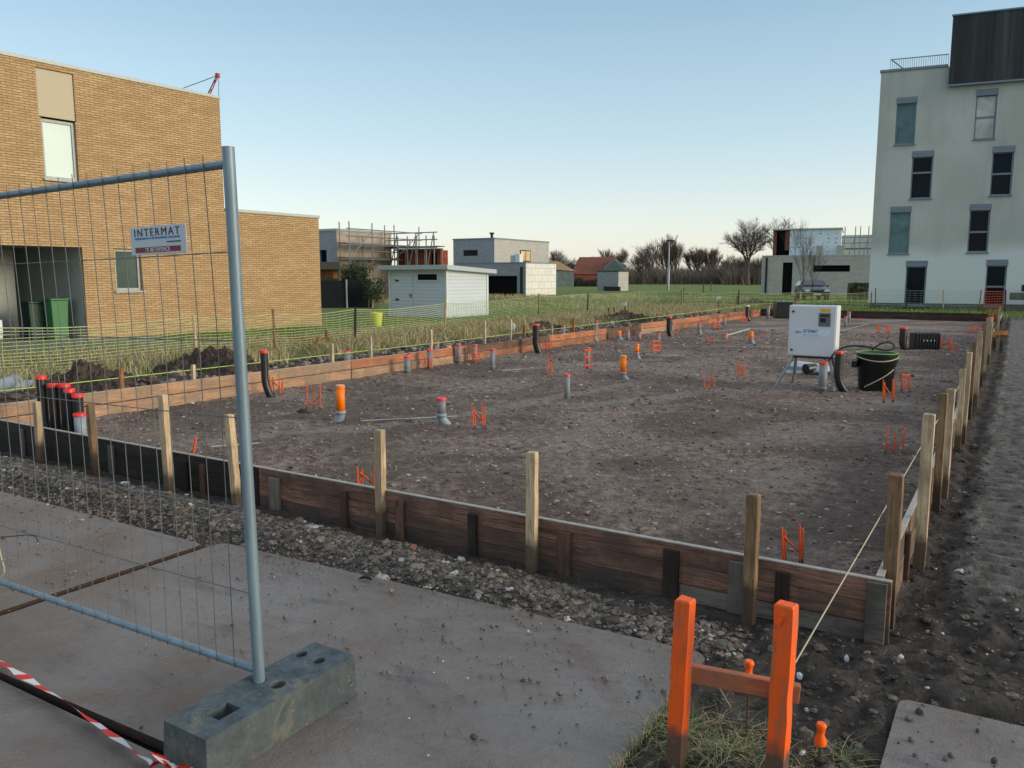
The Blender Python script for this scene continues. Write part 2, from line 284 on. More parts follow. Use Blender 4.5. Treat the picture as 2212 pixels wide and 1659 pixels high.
# ---------------------------------------------------------------- ground
def axis(segs):
    out=[segs[0][0]]
    for a,b,s in segs:
        n=max(1,round((b-a)/s)); out+=[a+(b-a)*(i+1)/n for i in range(n)]
    return np.array(out)
gx=axis([(-900,-300,100),(-300,-100,20),(-100,-30,4),(-30,-10,.35),(-10,-6.5,.05),(-6.5,.9,.03),(.9,3,.06),(3,12,.4),(12,60,4),(60,300,30),(300,900,100)])
gy=axis([(-300,-20,40),(-20,-2,2),(-2,1.2,.2),(1.2,4.6,.03),(4.6,9,.036),(9,16,.06),(16,38,.13),(38,40,.5),(40,120,3),(120,300,15),(300,1500,100)])
XX,YY=np.meshgrid(gx,gy)
def sstep(a,b,x): t=np.clip((x-a)/(b-a),0,1); return t*t*(3-2*t)
def inbed(X,Y): return sstep(-9.5,-9.3,X)*sstep(-.40,-.46,X)*sstep(3.86,3.93,Y)*sstep(35.3,35,Y)
def platemask(X,Y): return np.maximum(np.maximum(sstep(-13,-12.9,X)*sstep(-1.0,-1.12,X)*sstep(3.42,3.28,Y)*sstep(-3,-2,Y), sstep(-.3,-.2,X)*sstep(3.52,3.4,Y)*sstep(4,3.9,X)*sstep(-3,-2,Y)), 0)
def grassmask(X,Y):
    n=fbm(X*.7,Y*.7,4,5)*2.2
    g=sstep(-11.2,-13.2,X+n)
    g=np.maximum(g,sstep(37.6,39.2,Y+n)*sstep(1.5,-1.0,X))
    return g*sstep(120,90,np.abs(X)*0+40)
def gheight(X,Y):
    near=sstep(30,6,Y)
    bed=inbed(X,Y); pl=platemask(X,Y)
    rough=.05*fbm(X*1.7,Y*1.7,4,1)+.035*fbm(X*7,Y*7,4,2)*near+(.03+.05*bed*sstep(-.12,.15,fbm(X*.9,Y*.9,3,44)))*np.abs(fbm(X*15,Y*15,3,3))*near+.022*fbm(X*11,Y*11,2,6)*sstep(36,20,Y)*bed*2
    z=rough*(1-bed*.35)
    # rubble ridge between the plates and the form
    rd=sstep(3.15,3.38,Y)*sstep(3.78,3.62,Y)*sstep(-1.5,-2.2,X); z=z+rd*(.035+.10*(fbm(X*2.4,Y*5,4,9)+.18))
    # ruts beside the form
    out=sstep(-.44,-.38,X)*sstep(3.6,4.2,Y)+sstep(-1.1,-1.0,X)*sstep(4.0,3.6,Y); z=z+out*(.05*fbm(X*3,Y*2,4,12)+.16*np.abs(fbm(X*9,Y*7,4,13))-.01)-.03*sstep(-.44,-.38,X)*np.exp(-((X+.27)/.09)**2)*sstep(3.8,4.6,Y)
    tr=sstep(-.14,-.08,X+.08*fbm(X*3,Y*1.2,3,14))*sstep(.55,.45,X)*sstep(4.6,5.2,Y); z=z*(1-tr*.75)+tr*(.026*np.clip(np.sin(Y*2*np.pi/.17)*2,-1,1)*sstep(22,10,Y)-.01)
    z=z-pl*.05*1.0-pl*rough*.9
    # spoil band outside the left form
    lb=sstep(-12.6,-11.3,X)*sstep(-9.35,-9.9,X)*sstep(3,5,Y)*sstep(37,35,Y); z=z+lb*(.05+.22*fbm(X*1.6,Y*1.3,5,21)+.07*np.abs(fbm(X*5,Y*5,3,22)))
    g=grassmask(X,Y); z=z*(1-g*.5)+g*.06
    far=sstep(45,70,np.hypot(X,Y)); return z*(1-far)
def HZT(x,y): return float(gheight(np.array([[x]]),np.array([[y]]))[0,0])
ZZ=gheight(XX,YY)
nx,ny=len(gx),len(gy); idx=np.arange(nx*ny).reshape(ny,nx)
vv=np.stack([XX.ravel(),YY.ravel(),ZZ.ravel()],1); ff=np.stack([idx[:-1,:-1].ravel(),idx[:-1,1:].ravel(),idx[1:,1:].ravel(),idx[1:,:-1].ravel()],1)
me=bpy.data.meshes.new('ground'); me.vertices.add(len(vv)); me.vertices.foreach_set('co',vv.ravel()); me.loops.add(ff.size); me.loops.foreach_set('vertex_index',ff.ravel()); me.polygons.add(len(ff)); me.polygons.foreach_set('loop_start',np.arange(0,ff.size,4)); me.polygons.foreach_set('use_smooth',np.ones(len(ff),bool)); me.update(calc_edges=True)
def trench(X,Y):
    o=np.zeros_like(X)
    for (a_,b_,w_) in (((-120,1010),(745,925),.16),((745,930),(1030,893),.13),((1030,893),(1350,830),.15),((1090,800),(1420,776),.2),((1230,880),(1560,842),.18),((1540,715),(2000,690),.35)):
        p,q=G(*a_),G(*b_); d=q-p; L2=d.x**2+d.y**2; tt=np.clip(((X-p.x)*d.x+(Y-p.y)*d.y)/L2,0,1); ds=np.hypot(X-p.x-tt*d.x,Y-p.y-tt*d.y)+.12*fbm(X*2.5,Y*2.5,3,71); o=np.maximum(o,sstep(w_*1.3,w_*.4,ds))
    return o
for nm,arr in (('trench',trench(XX,YY)),('grass',grassmask(XX,YY)),('track',sstep(-.24,-.06,XX+fbm(XX*2,YY*1.5,3,31)*.25)*sstep(4.0,5.4,YY)*sstep(39,36,YY)),('bed',inbed(XX,YY)),('rubble',sstep(3.2,3.35,YY)*sstep(3.8,3.6,YY)*sstep(-1.2,-2,XX)),('dry',sstep(-15.2,-14,XX+fbm(XX,YY,3,61)*2)*sstep(-10.8,-11.6,XX+fbm(XX,YY,3,62)*2))):
    a=me.attributes.new(nm,'FLOAT','POINT'); a.data.foreach_set('value',np.asarray(arr).ravel().astype(np.float32))
t=NT('earth'); co=t.co(world=True); A=lambda n:t.n('Attribute',attribute_name=n).outputs['Fac']
f1=t.noise(co,1.1,6,.6); f2=t.noise(co,9,8,.72); f3=t.noise(co,45,4,.7)
bedc=t.mix(t.ramp(f2,[(.40,0.),(.60,1.)]),(.14,.10,.082),(.41,.315,.262)); f6=t.noise(co,3.2,6,.75,.6); bedc=t.mix(t.ramp(f6,[(.36,.45),(.47,0.)]),bedc,(.13,.09,.07)); bedc=t.mix(t.ramp(f1,[(.4,0.),(.6,.6)]),bedc,(.24,.205,.175)); bedc=t.mix(t.ramp(f3,[(.36,.75),(.46,0.)]),bedc,(.05,.036,.03))  # brown soil tones; dark patches also put clod shadows into the colour
outc=t.mix(t.ramp(f2,[(.38,0.),(.68,1.)]),(.042,.034,.029),(.135,.115,.098)); outc=t.mix(t.ramp(f1,[(.45,0.),(.6,.4)]),outc,(.09,.08,.07)); outc=t.mix(t.ramp(f3,[(.33,.5),(.45,0.)]),outc,(.025,.02,.018))
trc=t.mix(t.ramp(f2,[(.38,0.),(.62,1.)]),(.095,.088,.078),(.25,.24,.225))
grc=t.mix(t.ramp(f2,[(.35,0.),(.62,1.)]),(.045,.10,.018),(.14,.22,.045)); grc=t.mix(t.ramp(f1,[(.46,0.),(.62,.7)]),grc,(.25,.205,.10))
f7=t.noise(co,.45,5,.6,.8); bedc=t.mix(t.ramp(f7,[(.44,.6),(.54,0.)]),bedc,(.10,.072,.058)); bedc=t.mix(t.ramp(f7,[(.56,0.),(.68,.45)]),bedc,(.36,.31,.27)); bedc=t.mix(t.mth('MULTIPLY',A('trench'),.6),bedc,t.mix(t.ramp(f2,[(.35,0.),(.65,1.)]),(.22,.205,.19),(.34,.325,.30))); cc=t.mix(A('bed'),outc,bedc); cc=t.mix(A('rubble'),cc,t.mix(t.ramp(f2,[(.4,0.),(.6,1.)]),(.09,.075,.062),(.22,.19,.16))); cc=t.mix(A('track'),cc,trc); grc=t.mix(t.mth('MULTIPLY',A('dry'),.75),grc,t.mix(t.ramp(f2,[(.35,0.),(.65,1.)]),(.20,.155,.08),(.46,.38,.22))); cc=t.mix(A('grass'),cc,grc)
vo=t.n('TexVoronoi',{'Vector':co,'Scale':16.}); peb=t.mth('MULTIPLY',t.ramp(vo.outputs['Distance'],[(.10,1.),(.15,0.)]),t.ramp(t.sep(vo.outputs['Color'])[0],[(.93,0.),(.95,.7)]))
peb=t.mth('MULTIPLY',peb,t.mth('SUBTRACT',1.,A('grass'))); cc=t.mix(peb,cc,(.42,.40,.37))
t.bump(t.mth('ADD',t.mth('ADD',t.mth('MULTIPLY',f2,1.),t.mth('MULTIPLY',f3,.4)),t.mth('MULTIPLY',peb,.2)),.08)
t.out(cc,t.ramp(f1,[(.35,.75),(.6,.95)]),.2); me.materials.append(t.m)
ground=bpy.data.objects.new('ground',me); col.objects.link(ground); tag(ground,kind='structure')
# ---------------------------------------------------------------- road plates
t=NT('road_plate'); co=t.co(world=True); f1=t.noise(co,1.3,6,.62,.3); f2=t.noise(co,22,6,.7); f3=t.noise(co,150,2,.6)
cl=t.mix(t.ramp(f1,[(.38,0.),(.6,1.)]),(.145,.118,.098),(.185,.17,.16)); cl=t.mix(t.ramp(f2,[(.55,0.),(.75,.5)]),cl,(.09,.078,.07))
f4=t.noise(co,.9,4,.6,.8); cl=t.mix(t.ramp(f4,[(.55,0.),(.68,.75)]),cl,(.13,.09,.065)); f5=t.noise(t.co((1,3,1),world=True),1.8,5,.6); cl=t.mix(t.ramp(f5,[(.58,0.),(.7,.6)]),cl,(.075,.07,.075)); cl=t.mix(t.ramp(f3,[(.62,0.),(.72,.5)]),cl,(.28,.27,.25))
t.bump(t.mth('ADD',f2,t.mth('MULTIPLY',f3,.3)),.010); m_plate=t.out(cl,t.ramp(f4,[(.38,.55),(.62,.26)]),.5)
m_plate_side=M('rusty_edge',(.045,.028,.02),.4,12,.9,.001)
def plate(label,poly,z1=.014,th=.04):
    n=len(poly); c=Vector((sum(p[0] for p in poly)/n,sum(p[1] for p in poly)/n,0)); b=MB()
    b.add([(x-c.x,y-c.y,z1-th) for x,y in poly]+[(x-c.x,y-c.y,z1) for x,y in poly],[tuple(range(n,2*n))]+[(i,(i+1)%n,n+(i+1)%n,n+i) for i in range(n)]+[tuple(reversed(range(n)))])
    b.m=[0]+[1]*n+[0]; return tag(b.build('road_plate',[m_plate,m_plate_side],loc=c),label,'road plate','steel road plates on the ground')
def rr(x0,x1,y0,y1,r=.08,sk=0):
    P=[]
    for cx,cy,a0 in ((x1-r,y0+r,-90),(x1-r,y1-r,0),(x0+r,y1-r,90),(x0+r,y0+r,180)):
        for k in range(5):
            a=R(a0+22.5*k); P.append((cx+r*math.cos(a),cy+r*math.sin(a)+sk*(cx-x0)))
    return P
plate('large grey road plate under the fence foot, widest in the picture',rr(-4.16,-1.05,1.56,3.2,.07,.045))
plate('road plate behind the fence mesh, left of the long dark joint',rr(-7.32,-4.20,1.4,3.06,.05,.01),.024)
plate('road plate at the lower left corner under the striped tape',rr(-5.4,-2.0,-.3,1.525,.05,.02),.004)
plate('road plate in the bottom right corner beside the muddy ruts',rr(-.285,2.9,.9,3.36,.05,.04),.024)
plate('road plate at the left edge beyond the fence wires',rr(-10.4,-7.34,1.4,3.02,.05,0.),.018)
# ---------------------------------------------------------------- stones and clods
import bmesh
def ico(sub):
    bm=bmesh.new(); bmesh.ops.create_icosphere(bm,subdivisions=sub,radius=1); V=np.array([v.co[:] for v in bm.verts]); Fc=np.array([[v.index for v in f.verts] for f in bm.faces]); bm.free(); return V,Fc
I1=ico(1); I2=ico(2)
def scatter(name,pts,sizes,base,mat,seed=1,flat=.65,jit=.22,sink=.3,smooth=False,cols=None):
    rg=np.random.RandomState(seed); V0,F0=base; n=len(pts); k=len(V0)
    S=sizes[:,None]*(1+rg.uniform(-.3,.45,(n,3))); S[:,2]*=flat
    an=rg.uniform(0,6.28,n); V=V0[None]*(1+rg.uniform(-jit,jit,(n,k,1))); V=V*S[:,None,:]
    x=V[...,0]*np.cos(an)[:,None]-V[...,1]*np.sin(an)[:,None]; y=V[...,0]*np.sin(an)[:,None]+V[...,1]*np.cos(an)[:,None]
    z=V[...,2]+(S[:,2]*(1-2*sink))[:,None]; P=np.stack([x,y,z],-1)+pts[:,None,:]
    FF=(F0[None]+(np.arange(n)*k)[:,None,None]).reshape(-1,3)
    me=bpy.data.meshes.new(name); P=P.reshape(-1,3); me.vertices.add(len(P)); me.vertices.foreach_set('co',P.ravel()); me.loops.add(FF.size); me.loops.foreach_set('vertex_index',FF.ravel()); me.polygons.add(len(FF)); me.polygons.foreach_set('loop_start',np.arange(0,FF.size,3)); me.polygons.foreach_set('use_smooth',np.full(len(FF),smooth)); me.update(calc_edges=True)
    a=me.attributes.new('rnd','FLOAT','POINT'); a.data.foreach_set('value',np.repeat(cols if cols is not None else rg.rand(n),k).astype(np.float32)); me.materials.append(mat)
    o=bpy.data.objects.new(name,me); col.objects.link(o); return tag(o,kind='stuff')
t=NT('stones'); r_=t.n('Attribute',attribute_name='rnd').outputs['Fac']; cl=t.ramp(r_,[(0.,(.05,.043,.038)),(.3,(.125,.108,.092)),(.6,(.18,.155,.13)),(.88,(.25,.22,.19)),(.945,(.22,.18,.15)),(.955,(.33,.12,.07)),(.97,(.3,.28,.25)),(.99,(.55,.54,.52))]); cl=t.mix(t.ramp(t.noise(t.co(world=True),60,5),[(.35,.7),(.6,0.)]),cl,(.05,.042,.036)); t.bump(t.noise(t.co(world=True),70,4),.004); m_stone=t.out(cl,.9,.2)
t=NT('clods'); r_=t.n('Attribute',attribute_name='rnd').outputs['Fac']; cl=t.ramp(r_,[(0.,(.06,.044,.036)),(.5,(.17,.132,.11)),(.9,(.32,.265,.225)),(.992,(.36,.32,.29)),(.998,(.55,.53,.50))]); m_clod=t.out(cl,.95,.1)
rg=np.random.RandomState(3)
def onground(x,y,z=None): 
    zz=gheight(x[None],y[None])[0] if z is None else np.full(len(x),z); return np.stack([x,y,zz],1)
n=14000; x=rg.uniform(-8.5,-.95,n); y=3.43+.13*rg.randn(n)+.02*(x+4); k=(y>3.16+.05*(x+4)+.05*rg.rand(n))&(y<3.74); x,y=x[k],y[k]
scatter('rubble',onground(x,y),np.clip(.0078*np.exp(.5*rg.randn(len(x))),.004,.034),I2,m_stone,1,.55,.34,.48,cols=rg.rand(len(x))**1.2)
n=6500; x=rg.uniform(-1.0,.7,n); y=rg.uniform(2.3,9.5,n); k=~((x>-.3)&(y<3.42))&~((x<-.42)&(y>3.85))&(y<3.3+rg.rand(n)*7)&~((x>-.12)&(y>4.8)&(rg.rand(n)<.85)); x,y=x[k],y[k]
scatter('mud_clods',onground(x,y),np.clip(.007*np.exp(.55*rg.randn(len(x))),.003,.028),I2,m_stone,2,.6,.3,.45,cols=np.where(rg.rand(len(x))<.03,.99,.55*rg.rand(len(x))**1.7))
n=7500; x=rg.uniform(-7.3,-1.08,n); y=1.2+2.1*np.sqrt(rg.rand(n)); k=(rg.rand(n)<np.clip((y-1.4)/2.2,.06,1)**1.3)&(fbm(x*2.2,y*2.2,3,91)>rg.uniform(-.25,.15,n)); x,y=x[k],y[k]
scatter('grit',onground(x,y,.022),np.clip(.0035*np.exp(.55*rg.randn(len(x))),.0015,.014),I1,m_stone,4,.7,.25,.15)
x=rg.uniform(-.25,1.2,160); y=rg.uniform(2.4,3.38,160); scatter('grit',onground(x,y,.025),np.clip(.005*np.exp(.6*rg.randn(160)),.002,.015),I1,m_stone,5,.7,.25,.15)
n=26000; x=rg.uniform(-9.2,-.55,n); y=3.95+22*rg.rand(n)**1.5; scatter('soil_crumbs',onground(x,y),np.clip(.0075*np.exp(.5*rg.randn(n)),.003,.026)*(.75+y*.045),I1,m_clod,6,.5,.32,.4)
n=5000; x=rg.uniform(-11.9,-9.45,n); y=rg.uniform(5,36,n); scatter('spoil_clods',onground(x,y),np.clip(.028*np.exp(.5*rg.randn(n)),.01,.11),I1,m_clod,8,.7,.35,.3,cols=rg.rand(n)*.85)
def heap(label,P,rx,ry,h,seed,rz=0):
    rx*=.85; h*=.8
    rg=np.random.RandomState(seed); n=80; b=MB(); V=[];X,Y=np.meshgrid(np.linspace(-1,1,n),np.linspace(-1,1,n)); r=np.hypot(X,Y); H=np.clip(1-r,0,1)**.85; r2=np.hypot((X-.45)*1.7,(Y+.1)*1.5); H=np.maximum(H*1.02,.72*np.clip(1-r2,0,1)**.8); Z=h*H*(.92+1.1*fbm(X*2.4+seed,Y*2.4,4,seed))+h*(.75*np.abs(fbm(X*6+seed,Y*6,4,seed+1))+.35*fbm(X*15,Y*15,3,seed+2))*np.clip(H*3,0,1)-.05*(r>1)-.06
    jx=X*rx*(1+.15*fbm(X*3,Y*3,3,seed+5)); jy=Y*ry
    b.add(list(zip(jx.ravel(),jy.ravel(),Z.ravel())),[(j*n+i,j*n+i+1,(j+1)*n+i+1,(j+1)*n+i) for j in range(n-1) for i in range(n-1)])
    o=b.build('soil_heap',m_soilheap,loc=(P.x,P.y,0),rz=rz); tag(o,label,'soil heap','heaps of dug soil along the form'); 
heap('dark soil heap left of the orange stub stake behind the form',G(195,838),1.05,.8,.55,1)
heap('tall pointed dark soil heap beside the fence post',G(455,806),1.5,.9,.66,2)
heap('low dark soil heap behind the bent black conduit',G(1180,716),1.5,1.,.42,3)
heap('dark soil heap with lime string passing in front of the white marker',G(1345,697),2.0,1.3,.55,4)
heap('brown mound at the far left corner of the form',G(1625,664),2.4,2.,.55,5)
heap('low dark mound beyond the back form below the flats',G(1965,669),3.6,1.4,.32,6)
heap('small soil pile beside the painted rebar on the bed',G(655,890),.28,.22,.10,7)
# ---------------------------------------------------------------- formwork
FX0,FX1,FY0,FY1,FT=-9.3,-.45,3.9,35.,.3
m_plank_low=WOOD('plank_low',(.12,.075,.058),0,.45,dirt=(.06,.05,.043))
def form_front(x0,x1,label,mats,cleats,hs=(.11,.10,.12),z0=-.05):
    t=thing('formwork_panel',label,'formwork',((x0+x1)/2,FY0,0),0,'timber formwork around the soil bed'); hw=(x1-x0)/2; z=FT
    for i,hh in enumerate(hs):
        b=MB(); g=.002; b.bx(-hw+.003*(i%2),hw-.003,-.014-.003*(i%2),.014,max(z-hh+g,z0),z); b.build('plank',mats[i%len(mats)],t,bevel=.003); z-=hh
    b=MB(); b.bx(-hw+.004,hw-.004,-.0165,.013,FT-.002,FT+.006); b.build('concrete_edge',m_conc_edge,t,bevel=.002)
    for (px,wd,top,mat) in cleats:
        xx=px-t.location.x; b=MB(); b.bx(xx-wd/2,xx+wd/2,-.042,-.0185,.0,top); b.build('cleat',mat,t,bevel=.003)
def fxat(px,py): return G(px,py,.15).x
cl1=[(fxat(600,1060),.10,.25,m_cleat_gr),(fxat(585,1050),.05,.26,m_cleat_g),(fxat(720,1100),.055,.25,m_cleat),(fxat(855,1120),.065,.26,m_cleat),(fxat(1017,1150),.06,.26,m_cleat_d),(fxat(1216,1190),.075,.255,m_cleat),(fxat(1443,1240),.085,.27,m_cleat_d),(fxat(1590,1265),.085,.27,m_cleat_gr),(fxat(1688,1285),.065,.26,m_cleat_d),(fxat(1893,1320),.085,.295,m_plank_grey)]
x_b=fxat(572,1050)
form_front(x_b,FX1+.06,'reddish brown front formwork of three planks with white edge',[m_plank_red,m_plank_red,m_plank_low],[c for c in cl1 if c[0]>x_b+.05])
_t=bpy.data.objects[[o.name for o in bpy.data.objects if o.name.startswith('formwork_panel')][-1]]
b=MB(); b.bx(FX1+.06-1.0-_t.location.x,FX1+.058-_t.location.x,-.0225,-.0185,.005,FT-.212); b.build('plank',m_plank_grey,_t)
form_front(-7.0+.35,x_b-.004,'almost black front formwork behind the fence mesh',[m_plank_dark],[(fxat(450,1010),.07,.25,m_cleat_d),(fxat(480,1020),.05,.25,m_cleat),(fxat(268,985),.07,.26,m_cleat_gr)])
form_front(FX0,-7.0+.345,'dark formwork in the near left corner at the picture edge',[m_plank_dark],[(fxat(58,950),.05,.26,m_cleat_gr)])
ys=[FY0+.02]+[linex(FX0,FT,p) for p in (757,1008,1186,1310,1384,1454,1530)]+[FY1]
lab=['tan left formwork behind the black conduits','orange brown left formwork behind the small capped pipes','brown left formwork meeting the bent black conduit','reddish left formwork with a clear gap between its planks','short dull brown left formwork behind the orange stub pipe','pale orange left formwork with a light top edge','orange left formwork beyond the second bent conduit','far left formwork near the mound corner']
mi=[(0,0),(1,0),(3,2),(1,2),(3,3),(1,0),(1,2),(2,1)]
for i,(a,b_) in enumerate(zip(ys,ys[1:])):
    t=thing('formwork_panel',lab[i],'formwork',(FX0,(a+b_)/2,0),0,'timber formwork around the soil bed'); hw=(b_-a)/2; top=FT-(.025 if i in(4,) else 0)
    for k,(z0,z1) in enumerate(((top-.145,top),(-.03,top-.15))):
        b=MB(); b.bx(-.016+.003*k,.012+.008*k,-hw+.006,hw-.006-.01*k,z0,z1-.006*k); b.build('plank',m_plank_y[mi[i][k]],t,bevel=.003)
    if i in (0,1,5,6): b=MB(); b.bx(-.018,.01,-hw+.005,hw-.005,top-.002,top+.004); b.build('concrete_edge',m_conc_edge,t)
for i,(a,b_) in enumerate(((FY0+.03,9.),(9.,15.),(15.,22.),(22.,29.),(29.,FY1-.02))):
    t=thing('formwork_panel',['right formwork meeting the front corner with white top edge','right formwork behind the paired stakes','right formwork level with the big black tub','right formwork level with the ribbed black crate','farthest right formwork near the red mesh'][i],'formwork',(FX1,(a+b_)/2,0),0,'timber formwork around the soil bed'); hw=(b_-a)/2
    for k,(z0,z1) in enumerate(((FT-.145,FT),(-.06,FT-.148))):
        b=MB(); b.bx(-.014,.013+.003*k,-hw+.004,hw-.004,z0,z1); b.build('plank',m_plank_right,t,bevel=.003)
    b=MB(); b.bx(-.018,.016,-hw+.005,hw-.005,FT-.002,FT+.007); b.build('concrete_edge',m_conc_edge,t,bevel=.002)
    yy=a+.25
    while yy<b_-.1:
        b=MB(); b.bx(.018,.042,yy-t.location.y-.03,yy-t.location.y+.03,-.03,FT-.03-.03*rnd.random()); b.build('cleat',[m_cleat,m_cleat_d,m_cleat][rnd.randrange(3)],t,bevel=.003); yy+=.42+.3*rnd.random()+.03*yy
m_backp=WOOD('plank_back',(.075,.042,.033),0,.4)
for i,(a,b_) in enumerate(((FX0,-6.4),(-6.4,-3.4),(-3.4,FX1))):
    t=thing('formwork_panel',['dark red back formwork behind the white cabinet','dark back formwork below the flats, middle length','dark back formwork at the red mesh end'][i],'formwork',((a+b_)/2,FY1,0),0,'timber formwork around the soil bed'); hw=(b_-a)/2
    for k,(z0,z1) in enumerate(((FT-.14,FT),(-.03,FT-.145))):
        b=MB(); b.bx(-hw+.004,hw-.004,-.014,.014-.003*k,z0,z1); b.build('plank',m_backp,t,bevel=.003)
# ---------------------------------------------------------------- stakes
def stake(label,px,pb,pt,w=.05,d=.045,mat=None,P=None,tilt=0,rz=None,group='timber stakes holding the formwork',z=0.):
    P=P or G(px,pb,z); ht=VP_(px,pt,P).z-P.z; b=MB(); b.timber(w,d,-.08,ht,rnd)
    o=b.build('wooden_stake',mat or m_fresh,loc=P); o.rotation_euler=(R(rnd.uniform(-1.2,1.2)),tilt,R(rnd.uniform(-6,6)) if rz is None else rz)
    return tag(o,label,'stake',group)
stake('pale stake in front of the black capped conduits, leftmost full one',88,1000,868,.055,.05)
stake('thin weathered stake with dark side right of the black conduits',208,1030,872,.055,.05,m_fresh2)
stake('pale double stake with a dark centre line behind the fence',367,1070,852,.07,.05)
stake('pale leaning stake half hidden by the galvanised post',514,1112,895,.05,.05,tilt=R(-3))
stake('clean square pale stake right of the galvanised fence post',824,1157,928,.055,.05)
stake('pale stake in the middle of the front formwork',1148,1237,976,.055,.05)
stake('brown stained stake with a splintered pale top',1617,1352,1066,.055,.05,m_fresh2)
RX=FX1+.065
def rstake(label,px,pt,mat=m_fresh,w=.05,dx=0.,d=.045):
    y=linex(RX+dx,.55,px); P=Vector((RX+dx,y,0))
    if 'nearest' in label: d_=ray(px,1140); k_=4.06/d_.y; P=Vector((d_.x*k_,4.06,0))
    stake(label,px,0,pt,w,d,mat,P)
rs=[('nearest stake of the right side, tall beside the corner',1930,1023,m_fresh2,.06),('tall pale stake holding the white string, right side',1999,893,m_fresh,.06),('dark brown stake standing just behind the tall pale one',2033,849,m_fresh2,.05),('pale flat topped stake, fourth along the right side',2049,839,m_fresh,.055),('tall yellowish stake, fifth along the right side',2076,797,m_fresh,.055),('pale stake sixth along the right side',2088,761,m_fresh,.05),('brown stake seventh along the right side',2100,738,m_fresh2,.05),('grey topped wide stake left of the small batter board',2112,716,m_fresh,.06),('tall brownish stake of the far cluster',2122,697,m_fresh2,.05),('tallest pale stake of the far cluster',2130,687,m_fresh,.055),('thin far stake on the right side beyond the batter board',2139,684,m_fresh,.05),('far stake where the string ends at the back corner',2152,671,m_fresh2,.05),('orange tinted last stake of the right side',2158,664,m_fresh,.05)]
for i,(l,px,pt,m,w_) in enumerate(rs): rstake(l,px,pt,m,w_,dx=-.01+.02*(i%2))
ls=[('short orange brown stub stake behind the left form',260,795,m_orwood,845),('white stub stake near the pointed soil heap',416,788,m_white_wood,822),('wide short stake just left of the grey capped stub behind the form',717,742,m_white_wood,784),('pale stake above the orange brown board',800,727,m_white_wood,768),('tall pale stake beside a grey capped stub behind the form',931,711,m_white_wood,755),('tall pale stake between fence and form near the shed',1047,693,m_white_wood,740),('pale stake next to the round white marker',1103,690,m_white_wood,728),('small orange stub stake left of the bent conduit',1132,702,m_orwood,722),('small pale stub stake at the plank gap',1192,703,m_fresh,722),('orange tipped thin stake beyond the low soil heap',1239,688,m_orwood,712),('tiny pale stake above the dull brown board, left one',1361,703,m_fresh,713),('tiny pale stake above the dull brown board, right one',1382,699,m_fresh,711),('pale slim stake left of the second bent conduit',1408,691,m_fresh,709),('dark stake just right of the second bent conduit',1461,682,m_fresh2,704),('low brown stake after the second bent conduit',1480,683,m_fresh2,702),('brown stake above the pair of red caps',1514,676,m_fresh2,698),('dark stake right of the pair of red caps',1528,674,m_fresh2,696),('brown stake near the far orange board',1555,670,m_fresh2,692),('low stake near the far orange board',1577,675,m_fresh,690),('stake left of the third bent conduit',1589,667,m_fresh2,688)]
for l,px,pt,m,pb in ls:
    X=FX0-.1; y=linex(X,.5,px); P=Vector((X,y,0)); stake(l,px,0,pt,.05,.04,m,P,group='stakes behind the left formwork')
# ---------------------------------------------------------------- pipes
def curve3(p0,p1,p2,n=10): return [p0*(1-t)**2+p1*2*t*(1-t)+p2*t*t for t in [i/n for i in range(n+1)]]
RTn=Vector((RT.x,RT.y,0))
def pipe(label,px,pb,pt,r=.055,kind='grey',foot=None,z=0.,P=None,capm=None,name=None):
    P=P or G(px,pb,z); h=max(.08,VP_(px,pt,P).z-P.z); 
    m={'grey':m_pgrey,'orange':m_porange,'blue':m_pblue}[kind]
    t=thing('drain_pipe',label,'pipe',P,0,'upright drain pipes sticking out of the ground')
    zb=.0
    if foot:   # socket and elbow turning into the ground
        s=-1 if foot<0 else 1; zb=min(.09,h*.35)
        b=MB(); b.ring((0,0,0),r*1.16,r*.8,zb-.005,zb+.035); b.tube([Vector((0,0,zb)),Vector((0,0,zb*.5))+RTn*s*r*.25,RTn*s*r*1.0+Vector((0,0,-.005)),RTn*s*r*2.0+Vector((0,0,-.07))],r*1.04,16); b.build('elbow',m_pblue,t)
    b=MB(); b.ring((0,0,0),r,r*.9,zb if zb else -.06,h-.006,24); b.build('tube',m,t)
    if kind=='grey' and not foot and r>.045: b=MB(); b.ring((0,0,0),r*1.1,r*1.001,.03,.07); b.build('socket',m_pgrey,t)
    ch=.03 if r>.04 else .025
    b=MB(); b.tube([(0,0,h-ch),(0,0,h-.004),(0,0,h)],[r*1.12,r*1.12,r*1.03],24)
    if kind=='orange': b.build('cap',m_porange,t); b=MB(); b.disc((0,0,0),r*.95,h+.002); b.build('lid',m_trim,t)
    else: b.build('cap',m_red,t)
    return t
